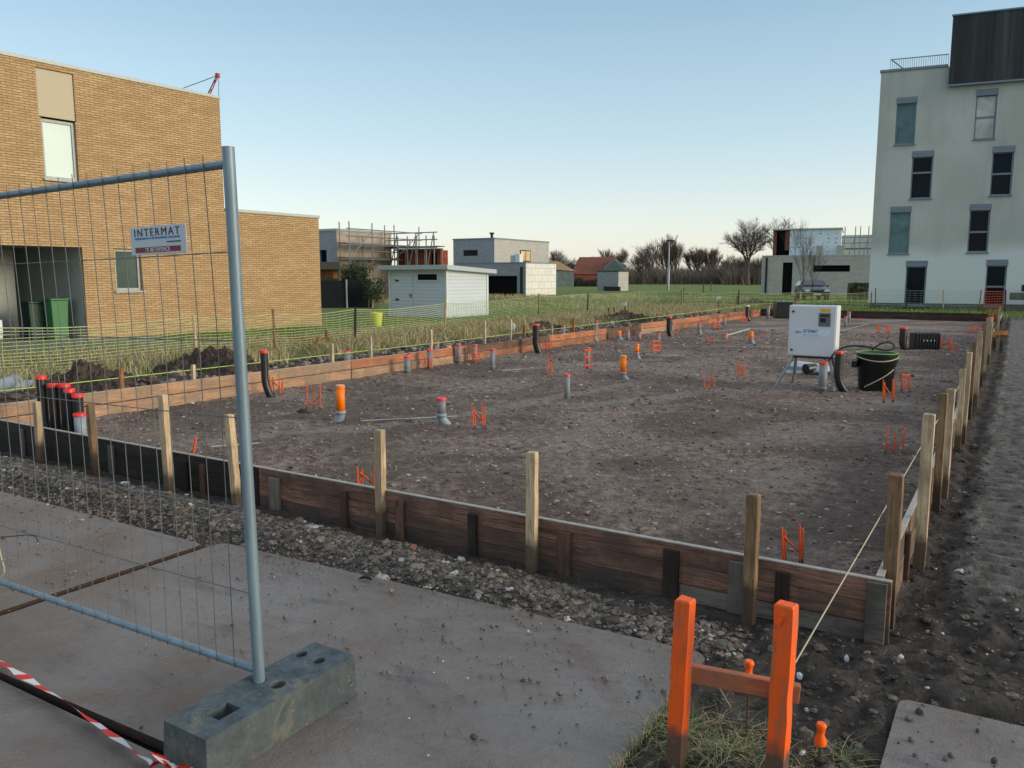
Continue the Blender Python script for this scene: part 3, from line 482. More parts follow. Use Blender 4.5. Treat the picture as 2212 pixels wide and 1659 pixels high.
ppp=[('grey elbow pipe with red cap, nearest on the bed',954,916,859,.052,'grey',1),('orange pipe with white top, nearest on the bed',737,910,832,.05,'orange',-1),('plain grey red capped pipe alone in mid bed',1225,862,808,.04,'grey',0),('orange pipe with white lid standing in mid bed',1346,820,768,.05,'orange',1),('short orange pipe with grey elbow behind the mid bed one',1376,775,743,.04,'orange',1),('grey pipe with red cap and socket, left of the rebar pair by the form',880,806,769,.052,'grey',0),('grey pipe partly behind painted rebar at the left form',929,797,755,.05,'grey',0),('orange pipe between two grey pipes at the left form',969,784,747,.052,'orange',1),('grey pipe just right of the orange one at the form',991,784,743,.048,'grey',0),('grey pipe splashed with orange paint at the form',1026,781,744,.05,'grey',0),('grey pipe standing alone right of the paint splashed one',1064,798,753,.048,'grey',0),('short grey pipe with elbow against the reddish form',1285,737,714,.05,'grey',1),('squat orange stub pipe at the dull brown board',1337,734,715,.06,'orange',1),('grey pipe right of the squat orange stub',1356,734,713,.05,'grey',0),('grey stub left of the pale orange board',1380,733,717,.055,'grey',0),('grey pipe with rebar in front, left of second bent conduit',1422,737,720,.05,'grey',0),('grey pipe right behind the second bent conduit',1451,726,695,.05,'grey',0),('grey elbow pipe beside the dark wet patch',1510,721,698,.05,'grey',1),('grey pipe near the far orange board, left one',1552,710,689,.05,'grey',0),('grey pipe near the far orange board, right one',1564,703,685,.05,'grey',0),('short wide red capped pipe left of far rebar',1566,734,720,.07,'grey',0),('far orange pipe with grey elbow left of cabinet',1622,742,716,.055,'orange',1),('grey red capped pipe in front of the electric cabinet',1776,845,782,.06,'grey',0),('grey post like pipe right of the electric cabinet, taller',1833,697,673,.06,'grey',0),('grey post like pipe right of the electric cabinet, nearer',1826,706,683,.05,'grey',0),('grey pipe at the far left bed corner',1659,689,659,.06,'grey',0),('grey capped pipe wrapped by rebar cage',1270,796,750,.04,'grey',0)]
for a in ppp:
    pipe(a[0],a[1],a[2],a[3],a[4],a[5],a[6])
for l,px,pt,X in (('grey capped stub behind the tan formwork',750,758,-9.75),('grey capped stub behind the form near the tall pale stake',943,740,-9.6),('red capped stub by the low soil heap behind the form',1217,702,-9.9),('grey red capped stub above the reddish form',1288,693,-9.8),('left of the two tiny red caps beyond the form',1493,681,-9.8),('right of the two tiny red caps beyond the form',1505,681,-9.8)):
    y=linex(X,.4,px); P=Vector((X,y,0)); pipe(l,px,0,pt,.055,'grey',0,P=P)
# grey capped pipe by the conduit cluster, and the conduits
pipe('pale grey capped pipe in front of the black conduit cluster',176,955,892,.056,'blue',0,capm=m_red)
def conduit(label,px,pt,fx,fy,r,cat='conduit',lean=0.,cap=m_red,low=None):
    Pf=G(fx,fy); T=VP_(px,pt,Pf); t=thing('black_conduit',label,cat,Pf,0,'bent black conduits with red caps')
    Tl=L(t,T); mid=Vector((Tl.x*1.02,Tl.y,Tl.z*(low or .42))); path=[Tl]+curve3(mid,Vector((Tl.x*.9,Tl.y*.9,Tl.z*.08)),Vector((0,0,-.06)),10)
    b=MB(); b.tube(path,r,18); b.build('tube',m_pblack,t)
    b=MB(); d=(path[0]-path[1]).normalized(); b.tube([Tl-d*.035,Tl-d*.004,Tl+d*.003],[r*1.1,r*1.1,r*1.0],20)
    if cap: b.build('cap',cap,t)
    return t
conduit('bent black conduit with red cap right of the galvanised post',570,757,594,858,.05)
conduit('bent black conduit against the brown left formwork',1158,700,1170,763,.075)
conduit('tall thin bent black conduit at the pale orange board',1446,684,1452,727,.075)
conduit('far bent black conduit with pale plug',1615,660,1624,694,.07,cap=m_white)
conduit('bent black conduit with red cap left of the ribbed crate',1952,707,1960,755,.08)
conduit('red capped grey black bent conduit beside the cabinet legs',1813,759,1835,845,.055)
for l,px,pt,fx in (('tallest conduit of the black cluster, standing furthest left',88,812,118),('second conduit of the black cluster behind the third',114,829,128),('third conduit of the black cluster with shiny red cap',139,829,140),('fourth conduit of the black cluster, slightly lower',149,840,150),('rightmost and lowest conduit of the black cluster',167,851,168)):
    conduit(l,px,pt,fx,945+(fx-118)*.1,.052 if px>100 else .05,low=.3)
# ---------------------------------------------------------------- rebar starters
def rebar(kind):
    t=thing('rebar_starter','x','rebar'); B=[(-.5,0),(-.3,.12),(.3,0),(.5,.12)] if kind==0 else [(-.5,0),(0,.05),(.5,0)] if kind==1 else [(-.4,-.3),(.4,-.3),(.4,.3),(-.4,.3)] if kind==2 else [(0,0)]
    for i,(x,y) in enumerate(B):
        b=MB(); hh=1-.12*(i%2); b.tube([(x,y,-.1),(x+.02*(i-1),y,hh)],.045 if kind!=3 else .06,6); b.build('bar',m_rebar,t)
    b=MB()
    if kind==0: b.tube([(-.4,.05,.75),(.0,.06,.5),(.42,.08,.25)],.035,5); b.tube([(-.5,0,.2),(-.3,.12,.7)],.03,5); b.tube([(.3,0,.1),(.5,.12,.6)],.03,5)
    elif kind==1: b.tube([(-.5,0,.3),(0,.05,.15)],.03,5); b.tube([(0,.05,.25),(.5,0,.55)],.03,5)
    elif kind==2:
        for z in (.25,.6,.9): b.tube([(-.4,-.3,z),(.4,-.3,z+.03),(.4,.3,z),(-.4,.3,z+.03),(-.4,-.3,z)],.03,5)
    if b.v: b.build('lacing',m_rebar,t)
    return t
rp=[rebar(0),rebar(1),rebar(2),rebar(3)]; used=[0,0,0,0]
rl=[('orange rebar lattice just inside the front right corner',1714,1222,1135,0,50),('orange rebar lattice behind the middle front stake gap, low',795,1062,1008,0,44),('single leaning orange bar behind the black front form',415,1000,944,3,9),('orange rebar ladder beside the grey elbow pipe',1036,927,872,0,26),('orange rebar bars left of the nearest orange pipe',677,884,828,1,30),('faint orange rebar against the tan form beside bent conduit',598,853,810,0,26),('bright orange rebar lattice in front of the tub',1920,872,819,0,28),('thin dull rebar trio on the bed near the right stakes',1930,982,922,1,34),('pale rebar cluster right of the black tub',1956,846,806,2,20),('rusty orange rebar left of centre right bed',1532,845,803,1,20),('rebar pair with dark tips left of the cabinet',1600,820,778,0,18),('rebar cage next to grey capped pipe in mid bed',1271,803,752,2,18),('narrow tall orange rebar in mid bed left',1187,818,765,0,10),('orange rebar beside the short orange elbow pipe',1416,765,734,2,20),('orange rebar at the brown form right of conduit',1183,757,735,0,16),('painted rebar in front of grey pipe at left form',924,800,768,0,18),('painted rebar wrapping the splashed pipe',1028,785,752,2,14),('orange rebar at far bed centre with wooden disc',1534,741,724,1,14),('low orange rebar right of the short red cap pipe',1571,741,729,0,14),('orange rebar on the far orange board',1546,711,694,2,16),('orange paint mark bars at the pale orange board',1459,726,709,0,10),('orange bars against the far left form end',1607,698,684,0,14),('small orange rebar under the plain grey stub',1379,735,729,0,12),('orange bars left of the cabinet near its feet',1651,727,717,1,14),('orange bar bundle right of the cabinet at back form',1815,684,671,0,14),('low orange bars in the far bed right of cabinet',1855,695,687,0,14),('orange bars at the back form centre on a disc',1945,689,676,0,12),('orange and rusty bars in the far middle bed',1908,720,703,0,26),('small orange bent bar right of the cabinet',1811,748,739,1,9),('orange rebar right of the ribbed crate, taller',2043,754,728,0,20),('orange low rebar right of the ribbed crate, wide',2058,757,748,2,22),('orange rebar behind the far stakes, rounder',2104,722,704,2,16),('tiny orange rebar left of the rounder one',2087,723,714,1,8),('deep orange bundle at the far right corner',2140,696,678,2,12),('orange rebar tips in the near left corner',26,925,889,1,30)]
for l,px,pb,pt,k,wpx in rl:
    o=rp[k] if not used[k] else copy_tree(rp[k]); used[k]=1
    P=G(px,pb); h=VP_(px,pt,P).z; s=wpx/F_*DEP(P); o.location=P; o.scale=(s,s,h) if k!=3 else (.18,.18,h); o.rotation_euler=(0,R(12) if k==3 else R(rnd.uniform(-4,4)),YAW+R(rnd.uniform(-15,15)))
    tag(o,l,'rebar','orange painted rebar starters in the bed')
# ---------------------------------------------------------------- construction fence panel and its foot
PZ=.18; PP=G(560,1470,PZ)
fence=thing('site_fence_panel','galvanised mesh site fence panel carrying a white sign, in the foreground','fence',PP,R(1.3))
fence.rotation_euler=(0,R(-1.15),R(.3))
PT=VP_(497,315,PP).z-PP.z
def zat(py,px): return VP_(px,py,PP).z-PP.z
b=MB(); b.tube([(0,0,-.16),(0,0,PT)],.0215,24); b.build('post',m_galv,fence)
b=MB(); b.tube([(-3.45,0,-.14),(-3.45,0,PT)],.0215,20); b.build('post',m_galv,fence)
zt=zat(352,490); zb_=zat(1448,556)
b=MB(); b.tube([(-3.44,0,zt),(-.018,0,zt)],.015,16); b.build('top_rail',m_galv,fence)
b=MB(); b.tube([(-3.44,0,zb_),(-.018,0,zb_)],.015,16); b.build('bottom_rail',m_galv,fence)
hz=[zat(543,503),zat(737,513),zat(905,520),zat(1107,533),zat(1285,545)]
b=MB()
for z in hz: b.tube([(-3.44,.0,z),(-.5,0,z-.003),(-.01,0,z)],.0022,6)
x=-.115
while x>-3.4:
    e=rnd.uniform(-.004,.004); b.tube([(x,-.017,zb_-.012),(x+e,-.005,(zt+zb_)*.35),(x-e,-.005,(zt+zb_)*.7),(x,-.017,zt+.038+rnd.uniform(-.006,.006))],.0019,6); x-=.1015
b.build('wire_mesh',m_wire,fence)
# sign on the panel
bpy.context.view_layer.update()
def onpanel(px,py):
    n=fence.matrix_world.to_3x3()@Vector((0,1,0)); d=ray(px,py); P=CAM+d*((PP-CAM).dot(n)/d.dot(n)); return fence.matrix_world.inverted()@P
a=onpanel(294,492); c=onpanel(417,546); sx0,sx1,sz0,sz1=a.x,c.x,(c.z+onpanel(299,553).z)/2,(a.z+onpanel(411,484).z)/2
b=MB(); b.bx(sx0,sx1,-.026,-.022,sz0,sz1); sign=b.build('sign_plate',M('sign_white',(.52,.56,.62),.05,4,.4,0),fence,bevel=.001)
W=sx1-sx0; Hh=sz1-sz0; rt=(R(90),0,0)
b=MB(); b.bx(sx0+W*.08,sx1-W*.10,-.0272,-.0262,sz0+Hh*.085,sz0+Hh*.27); b.build('red_band',PLAIN('dark_red_band',(.22,.015,.02),.5),sign)
text(sign,'INTERMAT',m_ink,Hh*.38,(sx0+W*.07,-.0266,sz0+Hh*.66),rt,off=0,width=W*.83,sp=1.3)
text(sign,'totaalaanbod in uw bouwmarkt, met passie',PLAIN('blue_ink',(.06,.24,.50),.5),Hh*.13,(sx0+W*.08,-.0266,sz0+Hh*.55),rt,off=Hh*.001,width=W*.82)
text(sign,'www.intermat.be',m_ink,Hh*.085,(sx0+W*.66,-.0266,sz0+Hh*.40),rt,width=W*.25)
text(sign,'BETAFENCE',m_trim,Hh*.19,(sx0+W*.36,-.0278,sz0+Hh*.11),rt,off=Hh*.002,width=W*.36,sp=1.08)
b=MB(); b.bx(sx0+W*.275,sx0+W*.325,-.0279,-.0274,sz0+Hh*.11,sz0+Hh*.245); b.build('emblem',m_trim,sign); 
text(sign,'B',PLAIN('dark_red_ink',(.22,.015,.02),.5),Hh*.15,(sx0+W*.283,-.0286,sz0+Hh*.12),rt)
# foot block with real holes
bx0,bx1,by0,by1=-2.37,-2.145,1.55,2.25
def holes_block():
    c=Vector(((bx0+bx1)/2,(by0+by1)/2,0)); hx,hy=(bx1-bx0)/2,(by1-by0)/2; H=.18
    bm=bmesh.new()
    n1,n2=26,78; g=[[None]*(n2+1) for _ in range(n1+1)]
    hs=[]
    for (px,py,r) in ((650,1412,.024),(688,1426,.024),(600,1478,.027)): q=G(px,py,H)-c; hs.append((q.x,q.y,r))
    qs=G(482,1536,H)-c; hs.append((PP.x-c.x,PP.y-c.y,.023))
    b=MB()
    # top as fine cells cut around the holes, each hole with a polygon collar
    import itertools
    R_=.034
    def inh(x,y):
        return any(abs(x-a)<R_-.0001 and abs(y-b_)<R_-.0001 for a,b_,_ in hs) or (abs(x-qs.x)<.036 and abs(y-qs.y)<.046)
    xs=sorted({-hx,hx,*[a+s*R_ for a,_,_ in hs for s in(-1,1)],qs.x-.036,qs.x+.036}); ys_=sorted({-hy,hy,*[b_+s*R_ for _,b_,_ in hs for s in(-1,1)],qs.y-.046,qs.y+.046})
    xs=[q for q in xs if -hx<=q<=hx]; ys_=[q for q in ys_ if -hy<=q<=hy]
    for x0,x1 in zip(xs,xs[1:]):
        for y0,y1 in zip(ys_,ys_[1:]):
            if inh((x0+x1)/2,(y0+y1)/2): continue
            b.add([(x0,y0,H),(x1,y0,H),(x1,y1,H),(x0,y1,H)],[(0,1,2,3)])
    for a,b_,r in hs:
        n=24; out_=[]; inn=[]
        for k in range(n):
            an=2*math.pi*k/n; ca,sa=math.cos(an),math.sin(an); m=max(abs(ca),abs(sa)); out_.append((min(hx,max(-hx,a+R_*ca/m)),b_+R_*sa/m,H)); inn.append((a+r*ca,b_+r*sa,H))
        b.add(out_+inn,[(k,(k+1)%n,n+(k+1)%n,n+k) for k in range(n)]); low=[(p[0],p[1],.01) for p in inn]
        b.add(inn+low,[(k,(k+1)%n,n+(k+1)%n,n+k) for k in range(n)]); b.add(low,[tuple(range(n))])
    x0,x1,y0,y1=qs.x-.036,qs.x+.036,qs.y-.046,qs.y+.046
    T_=[(x0,y0,H),(x1,y0,H),(x1,y1,H),(x0,y1,H)]; Bm=[(p[0],p[1],.02) for p in T_]; b.add(T_+Bm,[(0,1,5,4),(1,2,6,5),(2,3,7,6),(3,0,4,7),(4,5,6,7)])
    Z=.015; T_=[(-hx,-hy,H),(hx,-hy,H),(hx,hy,H),(-hx,hy,H)]; e=.006; Bm=[(-hx-e,-hy-e,Z),(hx+e,-hy-e,Z),(hx+e,hy+e,Z),(-hx-e,hy+e,Z)]
    b.add(T_+Bm,[(1,0,4,5),(2,1,5,6),(3,2,6,7),(0,3,7,4)])
    return b,c
b,c=holes_block(); o=b.build('fence_foot',m_block,loc=c,weld=True,bevel=.006); tag(o,'weathered grey fence foot block with round and square holes','fence foot')
# rope hanging in the mesh
rope=thing('rope','pale rope loop caught in the fence wires at the left edge','rope',fence.matrix_world@onpanel(20,1210))
def rp_(pts,r,m,nm):
    P=[fence.matrix_world@(onpanel(*p)+Vector((0,-.01,0))) for p in pts]; Q=[]
    for i in range(len(P)-1): Q+=[P[i].lerp(P[i+1],k/3) for k in range(3)]
    Q.append(P[-1]); b=MB(); b.tube([L(rope,p)+Vector((0,0,.0)) for p in Q],r,8); b.build(nm,m,rope)
rp_([(-60,1165),(0,1159),(35,1157),(60,1154),(82,1157),(87,1168),(84,1171)],.0025,m_ink,'dark_strand'); rp_([(86,1172),(60,1187),(35,1203),(12,1209),(0,1216),(-50,1238)],.003,m_string,'strand'); rp_([(-10,1150),(2,1178),(8,1206),(13,1222),(14,1235),(0,1256),(-30,1270)],.0035,m_string,'strand')
# ---------------------------------------------------------------- barrier tape
def ribbon(pts,w,rolls,mats,t,seg=6):
    b=MB(); P=[Vector(p) for p in pts]; Q=[]
    for i in range(len(P)-1): Q+=[P[i].lerp(P[i+1],k/seg) for k in range(seg)]
    Q.append(P[-1]); E=[]
    for i,p in enumerate(Q):
        d=(Q[min(i+1,len(Q)-1)]-Q[max(i-1,0)]).normalized(); s=d.cross(Vector((0,0,1))).normalized(); n=s.cross(d); a=R(np.interp(i/len(Q),np.linspace(0,1,len(rolls)),rolls)); o=s*math.cos(a)+n*math.sin(a); ww=w*(.75+.25*math.sin(i*.9)); E.append((p-o*ww/2,p+o*ww/2))
    return Q,E
tape=thing('barrier_tape','red and white striped barrier tape lying from the left edge to the fence foot','barrier tape',G(200,1560,.03))
tp=[(-160,1352,.06),(-60,1398,.06),(0,1428,.055),(60,1467,.05),(150,1521,.045),(225,1575,.04),(290,1623,.04),(335,1650,.04)]
P=[L(tape,G(*p)) for p in tp]; Q,E=ribbon(P,.056,[25,50,35,15,60,20,50,15],None,tape,8)
b=MB(); acc=0
for i in range(len(Q)-1):
    acc+=(Q[i+1]-Q[i]).length; b.cur=int(acc/.085)%2; b.add([E[i][0],E[i][1],E[i+1][1],E[i+1][0]],[(0,1,2,3)],True)
b.build('strip',[m_tape_r,m_tape_w],tape)
b=MB(); rg=np.random.RandomState(11); n=9; c0=L(tape,G(352,1650,.07)); 
for s_ in range(3):
    ctrl=[c0+Vector((rg.uniform(-.02,.02),rg.uniform(-.02,.02),rg.uniform(-.01,.03)))]+[L(tape,G(350+k*20+s_*6,1646+k*8+s_*7,.085-.012*k)) for k in range(5)]
    Q,E=ribbon(ctrl,.085,[20*s_,60,20,-30,10],None,tape,4); acc=0
    for i in range(len(Q)-1):
        acc+=(Q[i+1]-Q[i]).length; b.cur=int(acc/.04+s_)%2; b.add([E[i][0],E[i][1],E[i+1][1],E[i+1][0]],[(0,1,2,3)],True)
b.build('knot',[m_tape_r,m_tape_w],tape)
P=G(790,1254,.02); b=MB(); b.tube([(-.035,-.015,.008),(-.015,.0,.018),(.01,.006,.02),(.035,.012,.008)],[.004,.010,.011,.005],8); tag(b.build('plastic_scrap',m_black,loc=P),'curled black plastic scrap on the large road plate near the rubble','scrap')
for i_,(px,py,l_) in enumerate(((1727,1462,'white shard in the mud just right of the right orange stake'),(1828,1430,'pale triangular shard in the mud under the front corner'),(1945,1434,'pale shard in the mud below the corner stake'))):
    P=G(px,py); b=MB(); V0,F0=I1; rg=np.random.RandomState(i_); V=V0*(1+rg.uniform(-.3,.3,(len(V0),1)))*np.array([.013,.008,.02]); V[:,2]+=.016; b.add(V,[tuple(q_) for q_ in F0]); tag(b.build('broken_shard',m_white,loc=P+Vector((0,0,HZT(P.x,P.y)))),l_,'shard','pale shards in the mud')
# ---------------------------------------------------------------- orange batter board and pins
A_=G(1460,1650); B_=G(1677,1668+25)
bt=thing('batter_board','bright orange batter board of two stakes and a crossbar, bottom right foreground','batter board',(A_+B_)/2)
for nm,(px,pb,pt,w_,tl) in enumerate(((1460,1650,1290,.055,1.6),(1675,1693,1300,.062,.9))):
    P=G(px,pb); h=VP_(px,pt,P).z; b=MB(); b.timber(w_,.046,-.08,h,rnd,.002); o=b.build('stake',m_orange_stake,bt); o.location=L(bt,P); o.rotation_euler=(0,R(tl),R(-8))
P=L(bt,VP_(1688,1335,B_)); b=MB(); b.box(P+Vector((0,-.028,0)),(.016,.002,.03),Matrix.Rotation(.5,3,'Y')); b.box(P+Vector((.008,-.028,.018)),(.018,.003,.006)); b.build('plastic_tag',m_orange_cap,bt)
Pa=VP_(1441,1448,A_)+Vector((0,.035,0)); Pb=VP_(1722,1508,B_)+Vector((0,.035,0)); b=MB(); b.beam(L(bt,Pa)-Vector((0,0,.01)),L(bt,Pb),.03,.062); b.build('crossbar',m_orange_dull,bt,bevel=.003)
def pin(label,px,pt,pb,P):
    t=thing('marker_pin',label,'marker pin',P,0,'orange capped steel pins beside the batter board'); h=VP_(px,pt,P).z
    b=MB(); b.tube([(0,0,-.05),(0,0,h-.02)],.0035,8); b.build('rod',m_rust,t)
    b=MB(); b.tube([(0,0,h-.078),(0,0,h-.064),(0,0,h-.04),(0,0,h-.022),(0,0,h-.01),(0,0,h)],[.019,.021,.011,.014,.019,.014],14)
    for k in range(4): a=k*math.pi/2; b.box((.009*math.cos(a),.009*math.sin(a),h-.035),(.008,.003,.035),Matrix.Rotation(a,3,'Z'))
    b.build('safety_cap',m_orange_cap,t)
pin('orange capped pin standing behind the crossbar of the batter board',1608,1427,0,G(1612,1590)); pin('orange capped pin right of the batter board, near the small plant',1769,1562,0,G(1769,1665))
# ---------------------------------------------------------------- strings
def line(label,pts,r,m,cat='string',name='string_line'):
    P=[Vector(p) for p in pts]; o=P[0].copy(); o.z=0; b=MB(); b.tube([p-o for p in P],r,6); ob=b.build(name,m,loc=o); return tag(ob,label,cat)
S1=VP_(1713,1440,B_)+Vector((0,.03,0)); y=linex(RX-.02,.55,1993); S2=Vector((RX-.035,y,VP_(1988,965,Vector((RX,y,0))).z)); y3=linex(RX,.5,2150); S3=Vector((RX-.03,y3,.62))
line('white string from the orange stake to the right row of stakes',[S1,S2],.0028,m_string)
line('thin string along the tops of the right stakes',[S2,Vector((RX-.03,14,.55)),S3],.003,m_string)
y0=linex(-9.36,.5,30); 
line('pale lime string running along the left formwork',[Vector((-9.42,4.3,.43)),Vector((-9.42,12,.41)),Vector((-9.42,24,.44)),Vector((-9.42,34.6,.5)),Vector((-6.5,38.6,.62))],.006,m_gstring)
m_mark=PLAIN('pale_marker',(.33,.33,.31),.8)
for l,a_,b_ in (('pale flat strip on the bed from the orange pipe past the elbow pipe',(780,909),(985,899)),('thin pale line on the bed behind the fence post',(455,965),(560,957)),('white rod lying on the bed near the far form',(1565,726),(1618,711)),('thin pale rod lying in the far right bed',(1800,718),(1876,700)),('thin pale line in the left bed',(1085,801),(1130,797))):
    p,q=G(*a_,.02),G(*b_,.02); line(l,[p,q],.008 if 'white' not in l else .03,m_mark,'rod','ground_rod')
m_pad=M('mud_pad',(.26,.24,.22),.3,5,.95,.01,dirt=(.15,.125,.11),dirtamt=.55)
def disc(l,px,py,r):
    P=G(px,py); b=MB(); b.tube([(0,0,-.03),(0,0,.0),(0,0,.012)],[r,r,r*.8],20); tag(b.build('concrete_pad',m_pad,loc=P),l,'concrete pad','flat pads around rebar')
disc('thin pale pad under back form orange bars',1937,690,.55); disc('pale pad left of the far stakes',2090,723,.45); disc('grey pad under the rebar at centre bed',1428,766,.4)
disc('muddy pale pad under the bright orange lattice near the tub',1925,872,.3)
# ---------------------------------------------------------------- electric cabinet on a stand
P0=G(1700,833); t=thing('electric_cabinet','white electric site cabinet with meter window on a steel stand','cabinet',G(1748,838),0)
fl=VP_(1700,770,t.location); fr=VP_(1793,775,t.location)
wd=(fr-fl).length; z0=fl.z; z1=VP_(1707,660,t.location).z; yawc=YAW+R(-34)
body=MB(); body.bx(-wd/2-.02,wd/2+.02,0,.24,z0,z1); t.rotation_euler=(0,0,yawc)
cab=body.build('housing',m_white,t,bevel=.008)
b=MB(); b.bx(-wd/2-.005,wd/2+.005,-.016,-.001,z0+.015,z1-.015); door=b.build('door',m_white,t,bevel=.004)
Hc=z1-z0
b=MB(); b.bx(wd*.14,wd*.40,-.024,-.0165,z0+Hc*.60,z0+Hc*.86); b.build('meter_window',PLAIN('meter_grey',(.12,.14,.15),.3),door,bevel=.002)
b=MB(); b.bx(wd*.18,wd*.36,-.0275,-.0245,z0+Hc*.79,z0+Hc*.83); b.bx(wd*.18,wd*.30,-.0275,-.0245,z0+Hc*.68,z0+Hc*.76); b.build('meter_display',m_ink,door)
b=MB(); b.bx(wd*.17,wd*.39,-.0195,-.0165,z0+Hc*.88,z0+Hc*.94); b.build('warning_label',PLAIN('yellow_label',(.75,.38,.02),.5),door)
b=MB(); b.bx(-wd*.42,wd*.40,-.0195,-.0165,z0+Hc*.40,z0+Hc*.54); lb=b.build('name_label',PLAIN('pale_label',(.66,.72,.8),.4),door)
mb=PLAIN('navy_ink',(.03,.08,.22),.5); text(lb,'INTERMAT',mb,.075,(-wd*.2,-.0206,z0+Hc*.465),rt,off=.001,width=wd*.34,sp=1.1)
text(lb,'verhuur  www.intermat.be',mb,.022,(-wd*.2,-.0206,z0+Hc*.42),rt)
b=MB(); 
for q in (-.33,-.27): b.tube([(wd*(q)+.028*math.cos(a),-.0202,z0+Hc*.475+.016*math.sin(a)) for a in np.linspace(0,6.28,14)],.004,5)
b.build('emblem',mb,lb)
for zz_ in (.12,.88): b=MB(); b.tube([(-wd*.43,-.018,z0+Hc*zz_),(-wd*.43,-.04,z0+Hc*zz_)],.016,10); b.build('lock',m_ink,door)
b=MB(); b.bx(-wd*.42,wd*.42,.03,.2,z0-.03,z0-.003); b.build('stand_top',m_ink,t)
for (x0,y0_,x1,y1_) in ((-wd*.4,.05,-wd*.72,-.14),(-wd*.4,.18,-wd*.55,.42),(wd*.4,.05,wd*.62,-.2),(wd*.4,.18,wd*.55,.42)):
    b=MB(); b.tube([(x0,y0_,z0-.015),(x1,y1_,0)],.019,8); b.tube([(x0*.97,y0_+.03,z0-.015),(x1*.93,y1_+.05,z0*.3)],.009,6); b.build('leg',m_steel,t)
# bags under it
P=G(1745,806); t=thing('plastic_bag','crumpled pale plastic bag under the electric cabinet','bag',P); b=MB(); V0,F0=I2; rg=np.random.RandomState(2); V=V0*(1+rg.uniform(-.25,.3,(len(V0),1)))*np.array([.42,.25,.13]); V[:,2]=np.maximum(V[:,2]+.06,0); b.add(V,[tuple(f) for f in F0]); b.build('sack',M('bag',(.42,.47,.50),.2,8,.5,.01),t)
b=MB(); b.tube([(.02,-.28,.1),(.14,-.1,.12)],[.09,.07],14); b.build('pipe_mouth',m_pblack,t)
# ---------------------------------------------------------------- tub with cable
P=G(1890,842); s=1/F_*DEP(P); r0=39*s; t=thing('black_tub','large black tub with a lime green rim and rope tied round','tub',P); ht=VP_(1890,762,P).z
b=MB(); b.tube([(0,0,0),(0,0,ht*.65),(0,0,ht*.66),(0,0,ht)],[r0*.86,r0*.97,r0*1.02,r0*1.06],36,cap=False); b.disc((0,0,0),r0*.86,.01,36); b.tube([(0,0,ht*.98),(0,0,ht*.97)],[r0*1.05,r0*.2],36,cap=False); b.build('shell',M('tub_black',(.008,.012,.011),.4,6,.35,.002,spec=.5),t)
b=MB(); b.ring((0,0,0),r0*1.09,r0*.98,ht*.992,ht*1.01,36); b.build('rim',m_limegreen,t)
b=MB(); b.tube([(r0*1.08*math.cos(a),r0*1.08*math.sin(a),ht*(.86+.05*math.sin(2*a+1))) for a in np.linspace(0,6.28,30)],.009,6); b.tube([(r0*1.0*math.cos(a),r0*1.02*math.sin(a),ht*(.05+.55*(a+2.2)/1.8)) for a in np.linspace(-2.0,-.4,14)],.009,6); b.build('tied_rope',m_string,t)
b=MB(); b.box((-r0*1.02,-.15,ht*.7),(.08,.14,.1)); b.build('handle',m_black,t,bevel=.01)
cb=[VP_(*p,P) for p in ((1790,780),(1805,757),(1830,747),(1855,746),(1885,751),(1915,758),(1930,755),(1934,746),(1925,739),(1905,740),(1890,750),(1880,760))]
cc_=[]
for i in range(len(cb)-1): cc_+=[cb[i].lerp(cb[i+1],k/3) for k in range(3)]
for _ in range(3): cc_=[cc_[0]]+[(cc_[i-1]+cc_[i]*2+cc_[i+1])/4 for i in range(1,len(cc_)-1)]+[cc_[-1]]
t=thing('black_cable','thick black cable looping from the cabinet onto the tub','cable',Vector((P.x-.5,P.y,0))); b=MB(); b.tube([L(t,p)+Vector((0,.0,0)) for p in cc_],.014,8); b.build('loop',m_black,t)
# ribbed crate
P=G(2003,756); s=1/F_*DEP(P); w2=27*s; h2=VP_(2000,719,P).z; t=thing('ribbed_crate','black ribbed plastic crate with small white slots on the bed','crate',P,YAW)
b=MB(); b.bx(-w2,w2,-.0,.3,0,h2); b.build('shell',m_black,t,bevel=.02)
for i in range(9): xx=-w2+(i+.5)*w2*2/9; b=MB(); b.bx(xx-.02,xx+.02,-.03,-.002,.02,h2-.02); b.build('rib',m_black,t,bevel=.006)
for i in range(4): xx=-w2*.38+i*w2*.28; b=MB(); b.bx(xx-.007,xx+.009,-.036,-.031,h2*.52,h2*.6); b.build('slot',m_white,t)
P=G(1695,688); t=thing('black_bin','black ribbed bin at the far left corner of the bed','bin',P,YAW); b=MB(); b.bx(-.32,.32,0,.5,0,.62); b.build('shell',m_black,t,bevel=.03); b=MB(); b.bx(-.34,.34,-.02,.52,.625,.66); b.build('lid',m_pblack,t,bevel=.01)
# grey pipe lying behind the form at the left edge
P=G(60,845); t=thing('lying_pipe','grey blue drain pipe lying on the ground behind the near left form','pipe',P); b=MB(); b.tube([L(t,G(-60,848,.08)),L(t,G(193,818,.08))],.085,20); b.build('tube',m_pblue,t); b=MB(); b.tube([L(t,G(-30,844,.16)),L(t,G(33,822,.16))],.095,20); b.build('socket',m_pblue,t)
